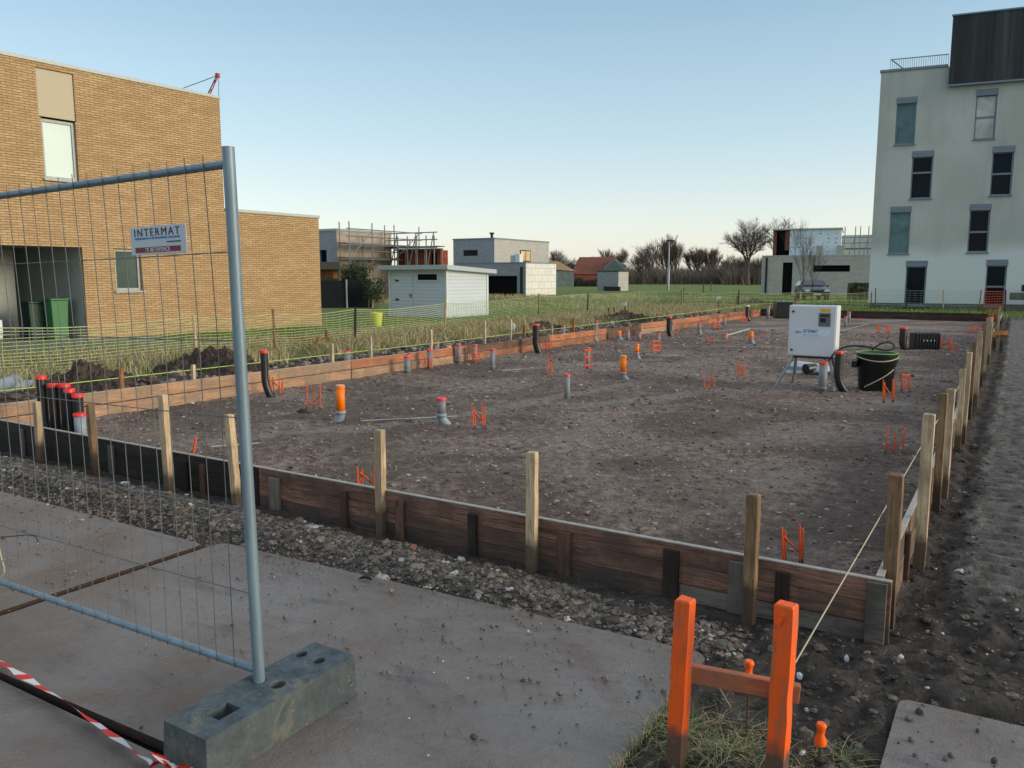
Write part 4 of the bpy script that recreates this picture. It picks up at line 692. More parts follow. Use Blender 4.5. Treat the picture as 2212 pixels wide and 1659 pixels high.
# ---------------------------------------------------------------- small batter boards, markers, bucket
def batter(label,pxs,pt,pb,rail,m=m_fresh2,P=None):
    P=P or G(sum(pxs)/len(pxs),pb); t=thing('batter_board',label,'batter board',P,0,'small wooden batter boards around the site'); Q=[]
    for px in pxs:
        q=VP_(px,pt,P); Q.append(q); ql=L(t,q); b=MB(); b.bx(ql.x-.03,ql.x+.03,ql.y-.025,ql.y+.025,-.05,q.z); b.build('stake',m,t,bevel=.004)
    a,c=VP_(min(pxs)-6,rail,P),VP_(max(pxs)+8,rail-2,P); f=Vector((.03,-.05,0)); b=MB(); b.beam(L(t,a)+f,L(t,c)+f,.03,.09); b.build('rail',m_orwood,t)
batter('brown batter board by the house grass, left of the shed',(635,705),712,757,734)
batter('small batter board with red mark beside the far stakes',(2143,2166),706,758,720,m_fresh2)
for px,a in ((835,0),): pass
def marker(label,px,pt,pb,P=None):
    P=P or G(px,pb); t=thing('round_marker',label,'marker',P,0,'round white markers on short posts'); h=VP_(px,pt,P).z; b=MB(); b.bx(-.025,.025,-.02,.02,-.02,h); b.build('post',m_fresh2,t); b=MB(); b.tube([(0,-.03,h-.03),(0,-.06,h-.03)],.09,18); b.build('disc',m_trim,t)
marker('round white marker low by the pale stakes near the shed',1108,703,735,Vector((-10.6,linex(-10.6,.4,1108),0))); marker('round white marker beside the soil heap with short posts',1350,655,690); marker('far round white marker before the green field',1552,642,672)
batter('pair of short posts next to the round white marker',(1315,1327),664,690,690)
P=G(815,712); t=thing('bucket','yellow bucket standing on the lawn left of the shed','bucket',P); h=VP_(815,676,P).z; b=MB(); b.tube([(0,0,0),(0,0,h)],[.12,.18],20,cap=False); b.disc((0,0,0),.12,.01); b.build('shell',m_yellow,t); b=MB(); b.ring((0,0,0),.192,.165,h-.02,h+.01); b.build('rim',m_yellow,t)
b=MB(); P=G(745,710); b.bx(-1.0,1.2,-.5,.5,0,.03); tag(b.build('paving_slab',M('pale_paving',(.33,.36,.38),.1,5,.8),loc=P,rz=R(75)),'pale paving patch on the lawn beside the brick house','paving slab')

# ---------------------------------------------------------------- buildings
class Frame:
    def __init__(s,name,label,cat,P0,P1,group=None):
        P0=Vector(P0);P1=Vector(P1); s.a=math.atan2(P1.y-P0.y,P1.x-P0.x); s.o=Vector((P0.x,P0.y,0)); s.t=thing(name,label,cat,s.o,s.a,group); s.n=Vector((-math.sin(s.a),math.cos(s.a),0)); s.x=Vector((math.cos(s.a),math.sin(s.a),0))
    def uv(s,px,py,y=0.):
        d=ray(px,py); o=s.o+s.n*y; k=(o-CAM).dot(s.n)/d.dot(s.n); P=CAM+d*k; return (P-s.o).dot(s.x),P.z
    def rect(s,x0,x1,y0,y1,y=0.):
        a=s.uv((x0+x1)/2-(x1-x0)/2,(y0+y1)/2,y); c=s.uv(x1,(y0+y1)/2,y); u0,u1=a[0],c[0]; xm=(x0+x1)/2
        return u0,u1,s.uv(xm,y1,y)[1],s.uv(xm,y0,y)[1]
def window(fr,r,pane,frame=m_frame,split=None,d=.1,shutter=0.,sill=True,fw=.06,label=None):
    u0,u1,v0,v1=r; W=u1-u0; b=MB(); y0,y1=d-.05,d+.02; top=v1
    b.bx(u0,u0+fw,y0,y1,v0,top); b.bx(u1-fw,u1,y0,y1,v0,top); b.bx(u0+fw,u1-fw,y0,y1,v0,v0+fw); b.bx(u0+fw,u1-fw,y0,y1,top-fw,top)
    if split: z=v0+(v1-v0)*split; b.bx(u0+fw,u1-fw,y0,y1,z-fw*.7,z+fw*.7)
    w_=b.build('window',frame,fr.t,bevel=.004)
    if label: w_['label']=label
    b=MB(); b.bx(u0+fw*.5,u1-fw*.5,d-.012,d,v0+fw*.5,top-fw*.5); b.build('pane',pane,w_)
    if shutter: b=MB(); b.bx(u0-.02,u1+.02,-.02,-.001,top-.02,top+shutter); b.bx(u0-.01,u1+.01,-.026,-.021,top+shutter*.45,top+shutter*.5); b.build('shutter_box',frame,w_,bevel=.004)
    if sill: b=MB(); b.bx(u0-.05,u1+.05,-.07,d-.055,v0-.05,v0-.003); b.build('sill',frame,w_,bevel=.003)
# brick house
h=Frame('brick_house','yellow brown brick house with flat roof behind the site fence','house',G(0,753),G(692,707))
uE,_=h.uv(692,600); uS,_=h.uv(487,500); vT=h.uv(487,217)[1]; vL=h.uv(600,465)[1]
gar=(-3.0,h.uv(182,600)[0],0.02,h.uv(140,533)[1]); win=h.rect(249,306,538,628); upw=h.rect(88,168,258,388); pan=h.rect(78,160,140,258); pan=(pan[0]+.02,pan[1],upw[3]+.03,vT-.18)
upw=(pan[0]+.04,pan[1]-.02,upw[2],upw[3])
b=MB(); b.wall(-6,uS,-.3,vT,[gar,win,upw,(pan[0],pan[1],upw[3],vT-.12)],.13); b.wall(uS,uE,-.3,vL,[],.1)
b.add([(uS,0,vL),(uS,9,vL),(uS,9,vT),(uS,0,vT)],[(0,1,2,3)]); b.add([(uE,0,-.3),(uE,7,-.3),(uE,7,vL),(uE,0,vL)],[(0,1,2,3)]); b.add([(uE,7,-.3),(-6,7,-.3),(-6,7,vL),(uE,7,vL)],[(0,1,2,3)])
b.build('brick_wall',m_brick,h.t)
b=MB(); b.bx(-6,uS+.03,-.03,9,vT+.001,vT+.09); b.bx(uS+.031,uE+.04,-.03,7.1,vL+.001,vL+.09); b.build('roof_coping',m_coping,h.t,bevel=.01)
b=MB(); b.bx(pan[0]+.01,pan[1]-.01,.03,.10,upw[3]+.02,vT-.13); b.build('render_panel',m_panel,h.t)
window(h,(upw[0],upw[1],upw[2],upw[3]-.02),g_pale,m_frame_lt,d=.13,fw=.07,label='tall upstairs window with an even pale pane'); window(h,win,GLASS('glass_frosted',(.055,.085,.075),.45,.15),m_frame_lt,d=.13,fw=.07,label='small ground floor window')  # tall window's pane is one even pale colour
m_gwall=PLAIN('carport_wall',(.34,.36,.33),.85)
b=MB(); g0,g1,_,gz=gar; b.bx(g1-.02,g1+.1,.14,4.2,0,gz+.1); b.bx(-3.2,g1-.021,4.2,4.35,0,gz+.1); b.bx(g1-1.15,g1-.6,2.4,2.5,0,gz-.0); b.bx(-3.2,g1+.1,.14,4.4,gz+.02,gz+.12); b.build('carport_inner_wall',m_gwall,h.t)
b=MB(); b.bx(g1-2.0,g1-1.16,2.2,2.35,.02,gz-.02); b.bx(g1-4.3,g1-2.35,2.6,2.7,.02,gz-.02); b.build('door',m_dark,h.t)
for xx in (g1-2.1,g1-2.9): b=MB(); b.bx(xx-.07,xx+.07,1.9,2.04,.02,gz); b.build('column',m_gwall,h.t)
def bin_(label,P,mat,hh=1.05):
    t=thing('wheel_bin',label,'wheelie bin',P,h.a,'wheelie bins in the carport'); b=MB(); w0,w1=.17,.215
    b.add([(-w0,-w0,0.03),(w0,-w0,0.03),(w0,w0,0.03),(-w0,w0,0.03),(-w1,-w1,hh),(w1,-w1,hh),(w1,w1,hh),(-w1,w1,hh)],[(3,2,1,0),(4,5,6,7),(0,1,5,4),(1,2,6,5),(2,3,7,6),(3,0,4,7)]); b.build('body',mat,t,bevel=.02)
    b=MB(); b.bx(-w1-.02,w1+.02,-w1-.03,w1+.02,hh+.004,hh+.05); b.tube([(-.18,w1+.05,hh+.02),(.18,w1+.05,hh+.02)],.02,8); b.build('lid',mat,t,bevel=.015)
    for s in(-1,1): b=MB(); b.tube([(s*.14,.18,.09),(s*.2,.18,.09)],.09,12); b.build('wheel',m_black,t)
def hp(u,y,z=0): return h.o+h.x*u+h.n*y+Vector((0,0,z))
bin_('bright green wheelie bin in the brick house carport',hp(h.uv(147,700)[0],.55),m_greenbin,1.08); bin_('dark green wheelie bin behind the bright green one',hp(h.uv(122,700)[0]-.05,1.0),m_dgreenbin,1.0)
b=MB(); b.bx(-2.2,0,0,0,0,0) if False else None; b=MB(); b.bx(-6,g1+1.5,-2.2,4.2,0,.035); tag(b.build('driveway',M('driveway',(.2,.2,.195),.2,4,.9),loc=h.o+Vector((0,0,.05)),rz=h.a),kind='structure')
b=MB(); b.bx(g1,uE+.5,-1.0,7,0,.001)
# flats
P0=G(1884,669); P1=G(2212,673.8); f=Frame('apartment_building','four storey grey rendered flats with black clad roof storey at right','apartment building',P0,P1)
vt=f.uv(1907,157)[1]; ub=f.uv(2050,150)[0]; ve=vt; UR=11.5
H=[]
W=[((1935,1978,222,312),g_teal,None,.3),((1968,2014,338,429),g_dark,.62,.3),((1921,1965,458,548),g_teal,None,.3),((1955,2000,575,661),g_dark,None,.3),((2106,2152,205,300),g_cream,.5,.28),((2141,2188,328,422),g_dark,.5,.3),((2092,2137,453,545),g_dark,.48,.3),((2128,2173,573,662),g_dark,.48,.3)]
RC=[]
for r,p,sp,sh in W: q=f.rect(*r); RC.append((q,p,sp)); H.append(q)
# same pattern again beyond the picture edge
for q,p,sp in list(RC)[4:]: q2=(q[0]+3.3,q[1]+3.3,q[2],q[3]); RC.append((q2,p,sp)); H.append(q2)
Hs=[(q[0],q[1],q[2],q[3]) for q in H]
b=MB(); b.wall(-.22,UR,.35,vt,Hs,.14); b.add([(-.22,0,.35),(1.2,10,.35),(1.2,10,vt),(-.22,0,vt)],[(3,2,1,0)]); b.add([(UR,0,.35),(UR,10,.35),(UR,10,vt),(UR,0,vt),(1.2,10,.35),(1.2,10,vt)],[(0,1,2,3),(1,4,5,2)]); b.build('rendered_wall',m_render,f.t)
def skew(b_,k=.142):
    b_.v=[(x+k*max(0,y) if x<ub+.2 else x,y,z) for x,y,z in b_.v]; return b_
b=MB(); b.bx(-.2,UR-.02,.02,9.9,-.1,.349); skew(b); b.build('plinth',m_plinth,f.t)
b=MB(); b.bx(-.28,ub-.05,-.05,10,vt+.001,vt+.12); b.v=[(x+.142*max(0,y),y,z) for x,y,z in b.v]; b.build('roof_edge',m_frame,f.t,bevel=.01)
for q,p,sp in RC: window(f,q,p,m_frame,sp,d=.15,shutter=.27,fw=.065)
vb=f.uv(2047,183,-.25)[1]; vtt=f.uv(2050,36,-.25)[1]
b=MB(); b.bx(ub,UR,-.25,7,vb,vtt); skew(b,.3); b.build('black_storey',m_clad,f.t)
b=MB(); b.bx(ub-.05,UR+.05,-.3,7.1,vtt+.001,vtt+.07); b.bx(ub-.03,UR,-.27,6.9,vb-.08,vb-.001); skew(b,.3); b.build('storey_trim',m_frame,f.t)
b=MB(); ur0=f.uv(1923,150)[0]; zr=vt+.12; n=26
rail=MB(); rail.bx(ur0,ub-.02,.25,.29,zr+.5,zr+.54); rail.bx(ur0,ub-.02,.25,.29,zr+.04,zr+.07); rail.bx(ur0,ur0+.04,.25,3.5,zr+.5,zr+.54)
for i in range(n+1): xx=ur0+(ub-.03-ur0)*i/n; rail.bx(xx-.009,xx+.009,.262,.278,zr,zr+.5)
rail.v=[(x+(.3*(y-.29) if y>.4 else 0),y,z) for x,y,z in rail.v]; rail.build('roof_railing',m_steel,f.t)
# grey patch, handrail at right edge
tq=thing('meter_kiosk','grey rough slab and dark lid leaning by the flats at the picture edge','kiosk',VP_(2205,668,P1)-Vector((0,1.2,0)),f.a); tq.location.z=0
for nm,(x0,x1,y0,y1),m_,yy in (('slab',(2184,2240,632,648),m_plinth,0),('lid',(2208,2240,615,630),m_ink,.02),('foot',(2214,2240,649,664),m_plinth,0)):
    a=L(tq,VP_(x0,y1,tq.location)); c=L(tq,VP_(x1,y0,tq.location)); b=MB(); b.bx(a.x,c.x,-.1+yy,.3,a.z,c.z); b.build(nm,m_,tq,bevel=.03)
# shed
s0=G(843,686); s1=G(965,690.5); s2=G(1053,681); S=Frame('garden_shed','pale blue grey wooden garden shed with door and slit window','shed',s0,s1); Ws=(s1-s0).length; Ds=max(k_*.05 for k_ in range(20,160) if proj(S.o+S.x*Ws+S.n*(k_*.05))[0]<1054); hs=S.uv(905,578)[1]; he=hs-.25
hF=S.uv(840,582)[1]
b=MB(); b.wall(0,Ws,0,hF,[],.1); b.add([(Ws,0,0),(Ws,Ds,0),(Ws,Ds,hF-.12),(Ws,0,hF)],[(0,1,2,3)]); b.add([(0,0,0),(0,Ds,0),(0,Ds,hF-.12),(0,0,hF)],[(3,2,1,0)]); b.add([(0,Ds,0),(Ws,Ds,0),(Ws,Ds,hF-.12),(0,Ds,hF-.12)],[(3,2,1,0)]); b.build('board_wall',m_clap,S.t)
b=MB(); ov=.28; b.add([(-ov-.12,-ov,hF-.02),(Ws+ov,-ov,hF-.02),(Ws+ov,Ds+ov,hF-.17),(-ov-.12,Ds+ov,hF-.17),(-ov-.12,-ov,hF+.16),(Ws+ov,-ov,hF+.16),(Ws+ov,Ds+ov,hF+.0),(-ov-.12,Ds+ov,hF+.0)],[(3,2,1,0),(4,5,6,7),(0,1,5,4),(1,2,6,5),(2,3,7,6),(3,0,4,7)]); b.build('roof',m_shedroof,S.t,bevel=.01)
for q_ in ((Ws-.07,Ws+.03,-.03,.07,0,hF-.03),(Ws-.02,Ws+.03,Ds-.09,Ds+.02,0,hF-.2),(-.03,.05,-.03,.05,0,hF-.03)): b=MB(); b.bx(*q_); b.build('corner_trim',m_trim,S.t)
dr=S.rect(858,892,595,684); b=MB(); b.bx(dr[0],dr[1],-.03,-.004,.06,hF-.22); d_=b.build('door',m_clap,S.t,bevel=.004)
for z in (hF-.45,.75): b=MB(); b.bx(dr[0]-.05,dr[0]+.14,-.045,-.032,z-.025,z+.025); b.bx(dr[0]-.03,dr[0]+.02,-.046,-.0455,z-.06,z+.06); b.build('hinge',m_ink,d_)
b=MB(); b.bx(dr[1]-.16,dr[1]-.05,-.08,-.05,.93,.955); b.bx(dr[1]-.07,dr[1]-.04,-.05,-.031,.82,.98); b.build('handle',m_ink,d_)
wr=S.rect(903,945,592,605); b=MB(); e=.045; b.bx(wr[0]-e,wr[1]+e,-.035,-.004,wr[2]-e,wr[2]); b.bx(wr[0]-e,wr[1]+e,-.035,-.004,wr[3],wr[3]+e); b.bx(wr[0]-e,wr[0],-.035,-.004,wr[2],wr[3]); b.bx(wr[1],wr[1]+e,-.035,-.004,wr[2],wr[3]); w_=b.build('window',m_trim,S.t); b=MB(); b.bx(wr[0]+.001,wr[1]-.001,-.014,-.006,wr[2]+.001,wr[3]-.001); b.build('pane',g_dark,w_)
# generic flat roofed block in a frame
def block(fr,name,mat,u0,u1,y0,y1,z0,z1,holes=(),d=.12,mat2=None):
    b=MB(); b.wall(u0,u1,z0,z1,holes,d,y0); fs=[[(u1,y0,z0),(u1,y1,z0),(u1,y1,z1),(u1,y0,z1)],[(u0,y0,z0),(u0,y1,z0),(u0,y1,z1),(u0,y0,z1)],[(u0,y1,z0),(u1,y1,z0),(u1,y1,z1),(u0,y1,z1)],[(u0,y0,z1),(u1,y0,z1),(u1,y1,z1),(u0,y1,z1)]]
    for i,q in enumerate(fs): b.cur=1 if (mat2 and i==0) else 0; b.add(q,[(0,1,2,3)])
    return b.build(name,[mat,mat2] if mat2 else mat,fr.t)
def right_len(fr,u,px):   # depth along the right side until the picture column px
    a,b_=0.,60.
    for _ in range(40):
        m=(a+b_)/2; P=fr.o+fr.x*u+fr.n*m
        if proj(P)[0]<px: a=m
        else: b_=m
    return a
DX=Vector((1,0,0))
# pale modern house
g=Frame('modern_house','grey cubic modern house with lit window and white insulated annex','house',G(980,634),G(980,634)+Vector((1,0,0))); u1=g.uv(1068,600)[0]; zt_=g.uv(1068,516)[1]; D=right_len(g,u1,1185); zm=g.uv(1068,570)[1]
block(g,'upper_storey_wall',m_shadebrick,0,u1,0,D,0,zt_,[g.rect(1001,1032,540,553)],.12,m_greybrick)
r=g.rect(1001,1032,540,553); window(g,r,g_dark,m_ink,d=.1,sill=False)
b=MB(); b.bx(-.05,u1+.05,-.05,D+.05,zt_+.001,zt_+.12); b.build('roof_edge',m_frame,g.t)
b=MB(); b.tube([(u1-.8,.8,zt_+.1),(u1-.8,.8,zt_+.5)],.14,10); b.tube([(u1-.8,.8,zt_+.5),(u1-.8,.8,zt_+.65)],.24,10); b.build('flue',m_ink,g.t)
def sidewin(fr,u,pxa,pxb,pya,pyb,pane,frame):
    ya=right_len(fr,u,pxa); yb=right_len(fr,u,pxb); P=fr.o+fr.x*u+fr.n*ya; za=VP_(pxa,pyb,P).z; zb=VP_(pxa,pya,P).z; b=MB(); b.bx(u+.004,u+.05,ya,yb,za,zb); w_=b.build('window',frame,fr.t); b=MB(); m_=(ya+yb)/2; b.bx(u+.052,u+.06,ya+.12,m_-.05,za+.1,zb-.1); b.bx(u+.052,u+.06,m_+.05,yb-.12,za+.1,zb-.1); b.build('pane',pane,w_)
sidewin(g,u1,1123,1145,540,565,g_lit,m_ink)
# annex in front right
ga_y=-4.5; P=g.o+g.n*ga_y; Fx=Frame('annex_frame','x','x',P,P+DX); a0=Fx.uv(1035,620)[0]; a1=Fx.uv(1136,620)[0]; za=Fx.uv(1100,569)[1]; Da=right_len(Fx,a1,1201); bpy.data.objects.remove(Fx.t)
dl=(P-g.o).dot(g.x)
class _:pass
gg=_(); gg.t=thing('insulated_annex','low grey annex with white insulated side wall and dark garage opening','annex',P,0)
zg=VP_(1077,596,P).z; gu0=VP_(1040,620,P).x-P.x; 
def uu(px): 
    d=ray(px,600); k=(P.y-CAM.y)/d.y; return (CAM+d*k).x-P.x
block(gg,'wall',m_shadebrick,uu(985),uu(1136),0,Da,0,za,[(uu(1052),uu(1117),.0,zg)],.3,m_insul)
b=MB(); b.bx(uu(1052)+.01,uu(1117)-.01,.28,.33,0,zg-.01); b.build('garage_opening',m_dark,gg.t)
b=MB(); b.bx(uu(1127)-.1,uu(1127)+.1,-.12,-.003,0,za-.3); b.build('drainpipe',m_ink,gg.t)
b=MB(); b.bx(uu(985)-.03,uu(1136)+.03,-.03,Da+.03,za+.001,za+.1); b.build('roof_edge',m_frame,gg.t)
b=MB(); b.bx(uu(1092),uu(1103),1.5,2.1,za+.1,za+.85); b.build('heat_pump',m_trim,gg.t,bevel=.02)
b=MB(); b.bx(uu(1083),uu(1091),1.5,2.1,za+.1,za+.75); b.build('heat_pump',m_coping,gg.t,bevel=.02)
# scaffolded house
s0=G(640,648); c_=Frame('unfinished_house','unfinished tan block house with flat roof behind the shed','house',s0,s0+Vector((1,0,0))); uA=c_.uv(729,600)[0]; zA=c_.uv(729,498)[1]; DA=right_len(c_,uA,848)
block(c_,'block_wall',m_shadebrick,0,uA,0,DA,0,zA,[c_.rect(691,706,540,590)],.2,m_snapbrick)
b=MB(); b.bx(-.05,uA+.05,-.05,DA+.05,zA+.001,zA+.15); b.build('roof_edge',m_coping,c_.t)
r=c_.rect(691,706,540,590); b=MB(); b.bx(r[0],r[1],.16,.2,r[2],r[3]); b.build('door_opening',m_dark,c_.t)
# red block wing
yR=right_len(c_,uA,850); P=c_.o+c_.x*uA+c_.n*yR; rb=Frame('red_block_wing','red clay block building shell with dark doorway beyond the scaffold','building shell',P+Vector((.3,.2,0)),P+Vector((1.3,.2,0))); ur=rb.uv(952,600)[0]; zR=rb.uv(905,541)[1]
dr=rb.rect(930,944,546,600); block(rb,'wall',m_redblock,0,ur,0,.9,0,zR,[(dr[0],dr[1],0,dr[3])],.2)
b=MB(); b.bx(dr[0],dr[1],.18,.22,0,dr[3]); b.build('doorway',m_dark,rb.t)
b=MB(); b.bx(-.1,ur+.1,-.2,.2,zR+.001,zR+.12); b.build('beam',m_scafdeck,rb.t)
# scaffolds
def scaffold(label,P,pts_u,y0,zs,top,parent_rot,side,mat=m_steel):
    t=thing('scaffold',label,'scaffold',P,parent_rot,'steel scaffolds around the unfinished houses')
    for i,u in enumerate(pts_u):
        for y in (y0,y0-.9*side):
            b=MB(); b.tube([(u,y,0),(u,y,top if y==y0-.9*side or i%2==0 else top-.9)],.045,6); b.build('standard',mat,t)
    L0,L1=pts_u[0],pts_u[-1]
    for z in zs:
        b=MB(); b.bx(L0-.4,L1+.3,min(y0,y0-.9*side)+.05,max(y0,y0-.9*side)-.05,z,z+.06); b.build('deck',m_scafdeck,t)
        for dz in (-.06,.5,1.0): b=MB(); yy=y0-.9*side-.03*side; b.tube([(L0-.3,yy,z+dz),(L1+.3,yy,z+dz)],.04,5); b.build('rail',mat,t)
    for a,b_ in zip(pts_u[::2],pts_u[1::2]): b=MB(); b.tube([(a,y0-.95*side,zs[0]-1.9 if len(zs)==1 else zs[0]),(b_,y0-.95*side,zs[-1]+1.0)],.04,5); b.build('brace',mat,t)
    return t
Ps=c_.o+c_.x*(uA+.25); ylist=[right_len(c_,uA+1.1,p) for p in (757,806,853,906)]
# along the tan right side: local x runs away from the camera
tops=VP_(757,478,c_.o+c_.x*(uA+1)+c_.n*ylist[0]).z; dk=VP_(757,518+8,c_.o+c_.x*(uA+1)+c_.n*ylist[0]).z; lo=VP_(757,541+10,c_.o+c_.x*(uA+1)+c_.n*ylist[0]).z
scaffold('scaffold with tall poles along the tan block wall',Ps,[y for y in ylist],0,[lo-.2,dk],tops,math.pi/2,1)
Pr=rb.o+Vector((0,-.4,0)); us=[rb.uv(p,550)[0] for p in (866,884,905,925,945,962)]
zrA=rb.uv(900,525)[1]; zrB=rb.uv(900,535)[1]; t=scaffold('scaffold platforms over the red block shell',Pr,us,0,[zrA-.35],rb.uv(900,512)[1],0,1)
# deck canopy by bamboo (brown flat roof)
P=G(700,655); t=thing('pergola','brown flat roofed pergola behind the black screen','pergola',P,0); a=L(t,VP_(683,582,P)); c=L(t,VP_(762,566,P)); b=MB(); b.bx(a.x-3,c.x,-.2,3,a.z,c.z); b.build('roof',m_scafdeck,t); b=MB(); b.bx(a.x-3,c.x-1.2,.5,2.5,a.z-.55,a.z-.02); b.build('soffit',m_orwood,t)
b=MB(); z=L(t,VP_(700,600,P)).z; b.bx(a.x-3,c.x-1.3,2.2,2.4,0,z+.4); b.build('pale_wall',m_greybrick,t)
for x_ in (a.x-.2,c.x-.2): b=MB(); b.bx(x_-.08,x_+.08,-.1,.06,0,a.z-.01); b.build('post',m_scafdeck,t)
# black screen
A=G(683,668); 
for i,(l,x0,x1,pb) in enumerate((('black windbreak screen panel beside the brick house',690,751,668),('black windbreak screen panel behind the bamboo, right one',752,806,667))):
    P=G((x0+x1)/2,pb); a=VP_(x0,pb,P);c=VP_(x1,pb,P); z=VP_(x0,606-i,P).z; t=thing('windbreak_screen',l,'screen',P,0); b=MB(); a=L(t,a);c=L(t,c); b.beam(a+Vector((0,0,z/2)),c+Vector((0,0,z/2)),z,.04,up=(0,1,0)) ; b.build('fabric',m_screen,t)
    b=MB(); b.tube([(c.x,c.y-.05,0),(c.x,c.y-.05,z+.05)],.05,8); b.build('post',m_steel,t)
# leaf plants: bamboo
def leaves(b,n,cx,cy,cz,rx,ry,rz,size,rg,el=2.6):
    for _ in range(n):
        p=Vector((cx+rx*rg.uniform(-1,1),cy+ry*rg.uniform(-1,1),cz+rz*rg.uniform(-1,1))); d=Vector((rg.gauss(0,1),rg.gauss(0,1),rg.gauss(.2,.8))).normalized(); s=d.cross(Vector((rg.gauss(0,1),rg.gauss(0,1),rg.gauss(0,1)))).normalized(); k=size*rg.uniform(.6,1.4)
        b.add([p-s*k/el/2,p+d*k*.5-s*k*0,p+s*k/el/2,p-d*k*.5],[(0,1,2,3)])
def bamboo(label,pxs,pyt,P,n=26):
    t=thing('bamboo',label,'bamboo',P,0,'bamboo clumps behind the black screen'); st=MB(); lf=MB(); rg=random.Random(len(label))
    for i in range(n):
        px=rg.uniform(*pxs); top=L(t,VP_(px,pyt+rg.uniform(0,26),P)); bs=Vector((top.x*.85,rg.uniform(-.5,.5),0)); top.y=rg.uniform(-.8,.8); st.tube([bs,bs.lerp(top,.6)+Vector((0,0,.1)),top],[.018,.014,.004],4,False)
        for k in range(16): q=bs.lerp(top,rg.uniform(.42,1.0)); leaves(lf,5,q.x,q.y,q.z,.24,.24,.2,.2,rg,4)
    st.build('stem',m_bamboo2,t); lf.build('foliage',m_bamboo,t)
P=G(765,664); bamboo('dense dark bamboo clump rising above the black screen',(752,800),567,P,44); bamboo('small bamboo clump against the brick house edge',(688,700),602,G(692,662),8)
P=G(807,668); bamboo('spindly bamboo leaning right beside the shed',(797,818),600,P,10)
# small cube, barn, gable house
q0=G(1290,628); k_=Frame('garden_cube','small flat roofed cube building, shade-coloured front and pale side','outbuilding',q0,q0+DX+Vector((0,-.15,0))); ua=k_.uv(1336,600)[0]; zc=k_.uv(1310,587)[1]; block(k_,'wall',m_shadebrick,0,ua,0,right_len(k_,ua,1357),0,zc,[],.1,m_greybrick)
b=MB(); b.bx(-.04,ua+.04,-.04,right_len(k_,ua,1357)+.05,zc+.001,zc+.08); b.build('roof_edge',m_ink,k_.t); r=k_.rect(1307,1341,619,628); b=MB(); b.bx(r[0],min(r[1],ua+.6),-.3,-.02,0,r[3]); b.build('low_box',m_ink,k_.t)
P=G(1295,614); t=thing('red_roof_barn','long low barn with red clay tiled roof and small dormer','barn',P,YAW-.15); 
def lz(px,py): return L(t,VP_(px,py,P))
e0,e1,r0_,r1_=lz(1232,584),lz(1350,586),lz(1248,554),lz(1330,555); dp=9
b=MB(); ez=min(e0.z,e1.z)-.6; zr_=r0_.z; b.add([(e0.x,0,ez),(e1.x,0,ez),(r1_.x,dp/2,zr_),(r0_.x,dp/2,zr_),(e0.x,dp,ez),(e1.x,dp,ez)],[(0,1,2,3),(1,5,2),(5,4,3,2),(4,0,3)]); b.build('tiled_roof',m_rooft,t)
b=MB(); b.bx(e0.x+.3,e1.x-.3,.3,dp-.3,0,ez+.05); b.build('wall',m_redblock,t)
d0,d1=lz(1316,575),lz(1330,561); b=MB(); b.add([(d0.x-1.2,-.2,d0.z-1),(d1.x+2.2,-.2,d0.z-1),((d0.x+d1.x)/2+.5,-.2,d1.z),(d0.x-1.2,3,d0.z+.2),(d1.x+2.2,3,d0.z+.2),((d0.x+d1.x)/2+.5,3,d1.z+.2)],[(0,1,2),(0,3,5,2),(1,2,5,4)]); b.build('dormer',m_roofd,t)
P=G(1218,620); t=thing('gable_cottage','small cottage with tan gable roof left of the red roofed barn','cottage',P,YAW+.3); b=MB(); e0,e1,r0_=lz(1196,578),lz(1248,580),lz(1205,563); b.add([(e0.x,0,e0.z-.3),(e1.x,0,e0.z-.6),(r0_.x+1,3,r0_.z),(e0.x-1,3,r0_.z),(e0.x,6,e0.z-.3),(e1.x,6,e0.z-.6)],[(0,1,2,3),(1,5,2),(3,2,5,4)]); b.build('roof',M('tan_tiles',(.26,.17,.09),.25,2,.85),t); b=MB(); b.bx(e0.x+.2,e1.x-.3,.2,5.8,0,e0.z-.5); b.build('wall',m_roofd,t)
# far right unfinished house
r0=G(1643,637); u_=Frame('unfinished_villa','grey block villa under construction with white insulated upper floor','house',r0,r0+DX*1.0+Vector((0,.16,0))); zE=u_.uv(1750,553)[1]; uE_=u_.uv(1895,600)[0]
dd=u_.rect(1690,1711,567,634); sl_=u_.rect(1757,1836,573,587); dd=(dd[0],dd[1],0,dd[3]); block(u_,'ground_floor_wall',m_greybrick,0,uE_,0,9,0,zE,[dd,sl_],.2)
for q,nm in ((dd,'doorway'),(sl_,'slot_window')): b=MB(); b.bx(q[0],q[1],.18,.22,q[2],q[3]); b.build(nm,m_dark,u_.t)
b=MB(); xx=u_.uv(1655,600)[0]; b.bx(xx-.08,xx+.08,-.1,-.003,0,zE-.1); b.build('drainpipe',m_ink,u_.t)
yi=.8; up0,up1=u_.uv(1706,520,yi)[0],u_.uv(1817,520,yi)[0]; zu=u_.uv(1750,496,yi)[1]
b=MB(); b.wall(up0,up1,zE,zu,[],.1,yi); b.add([(up1,yi,zE),(up1,8,zE),(up1,8,zu),(up1,yi,zu)],[(0,1,2,3)]); b.build('insulated_wall',m_insul2,u_.t)
o0=u_.uv(1670,520,yi)[0]; b=MB(); b.bx(o0,o0+.3,yi,yi+.3,zE,zu-.1); b.bx(up0-.4,up0-.01,yi,yi+.3,zu-1.8,zu-.1); b.build('red_blocks',m_brownblock,u_.t); b=MB(); b.bx(o0+.02,up0-.02,yi+.32,yi+.5,zE,zu-.1); b.bx(o0+.01,up0-.01,yi+.02,4,zu-.09,zu-.01); b.build('dark_recess',m_dark,u_.t)  # dark_recess: black sheets put the recess shade into its back and ceiling
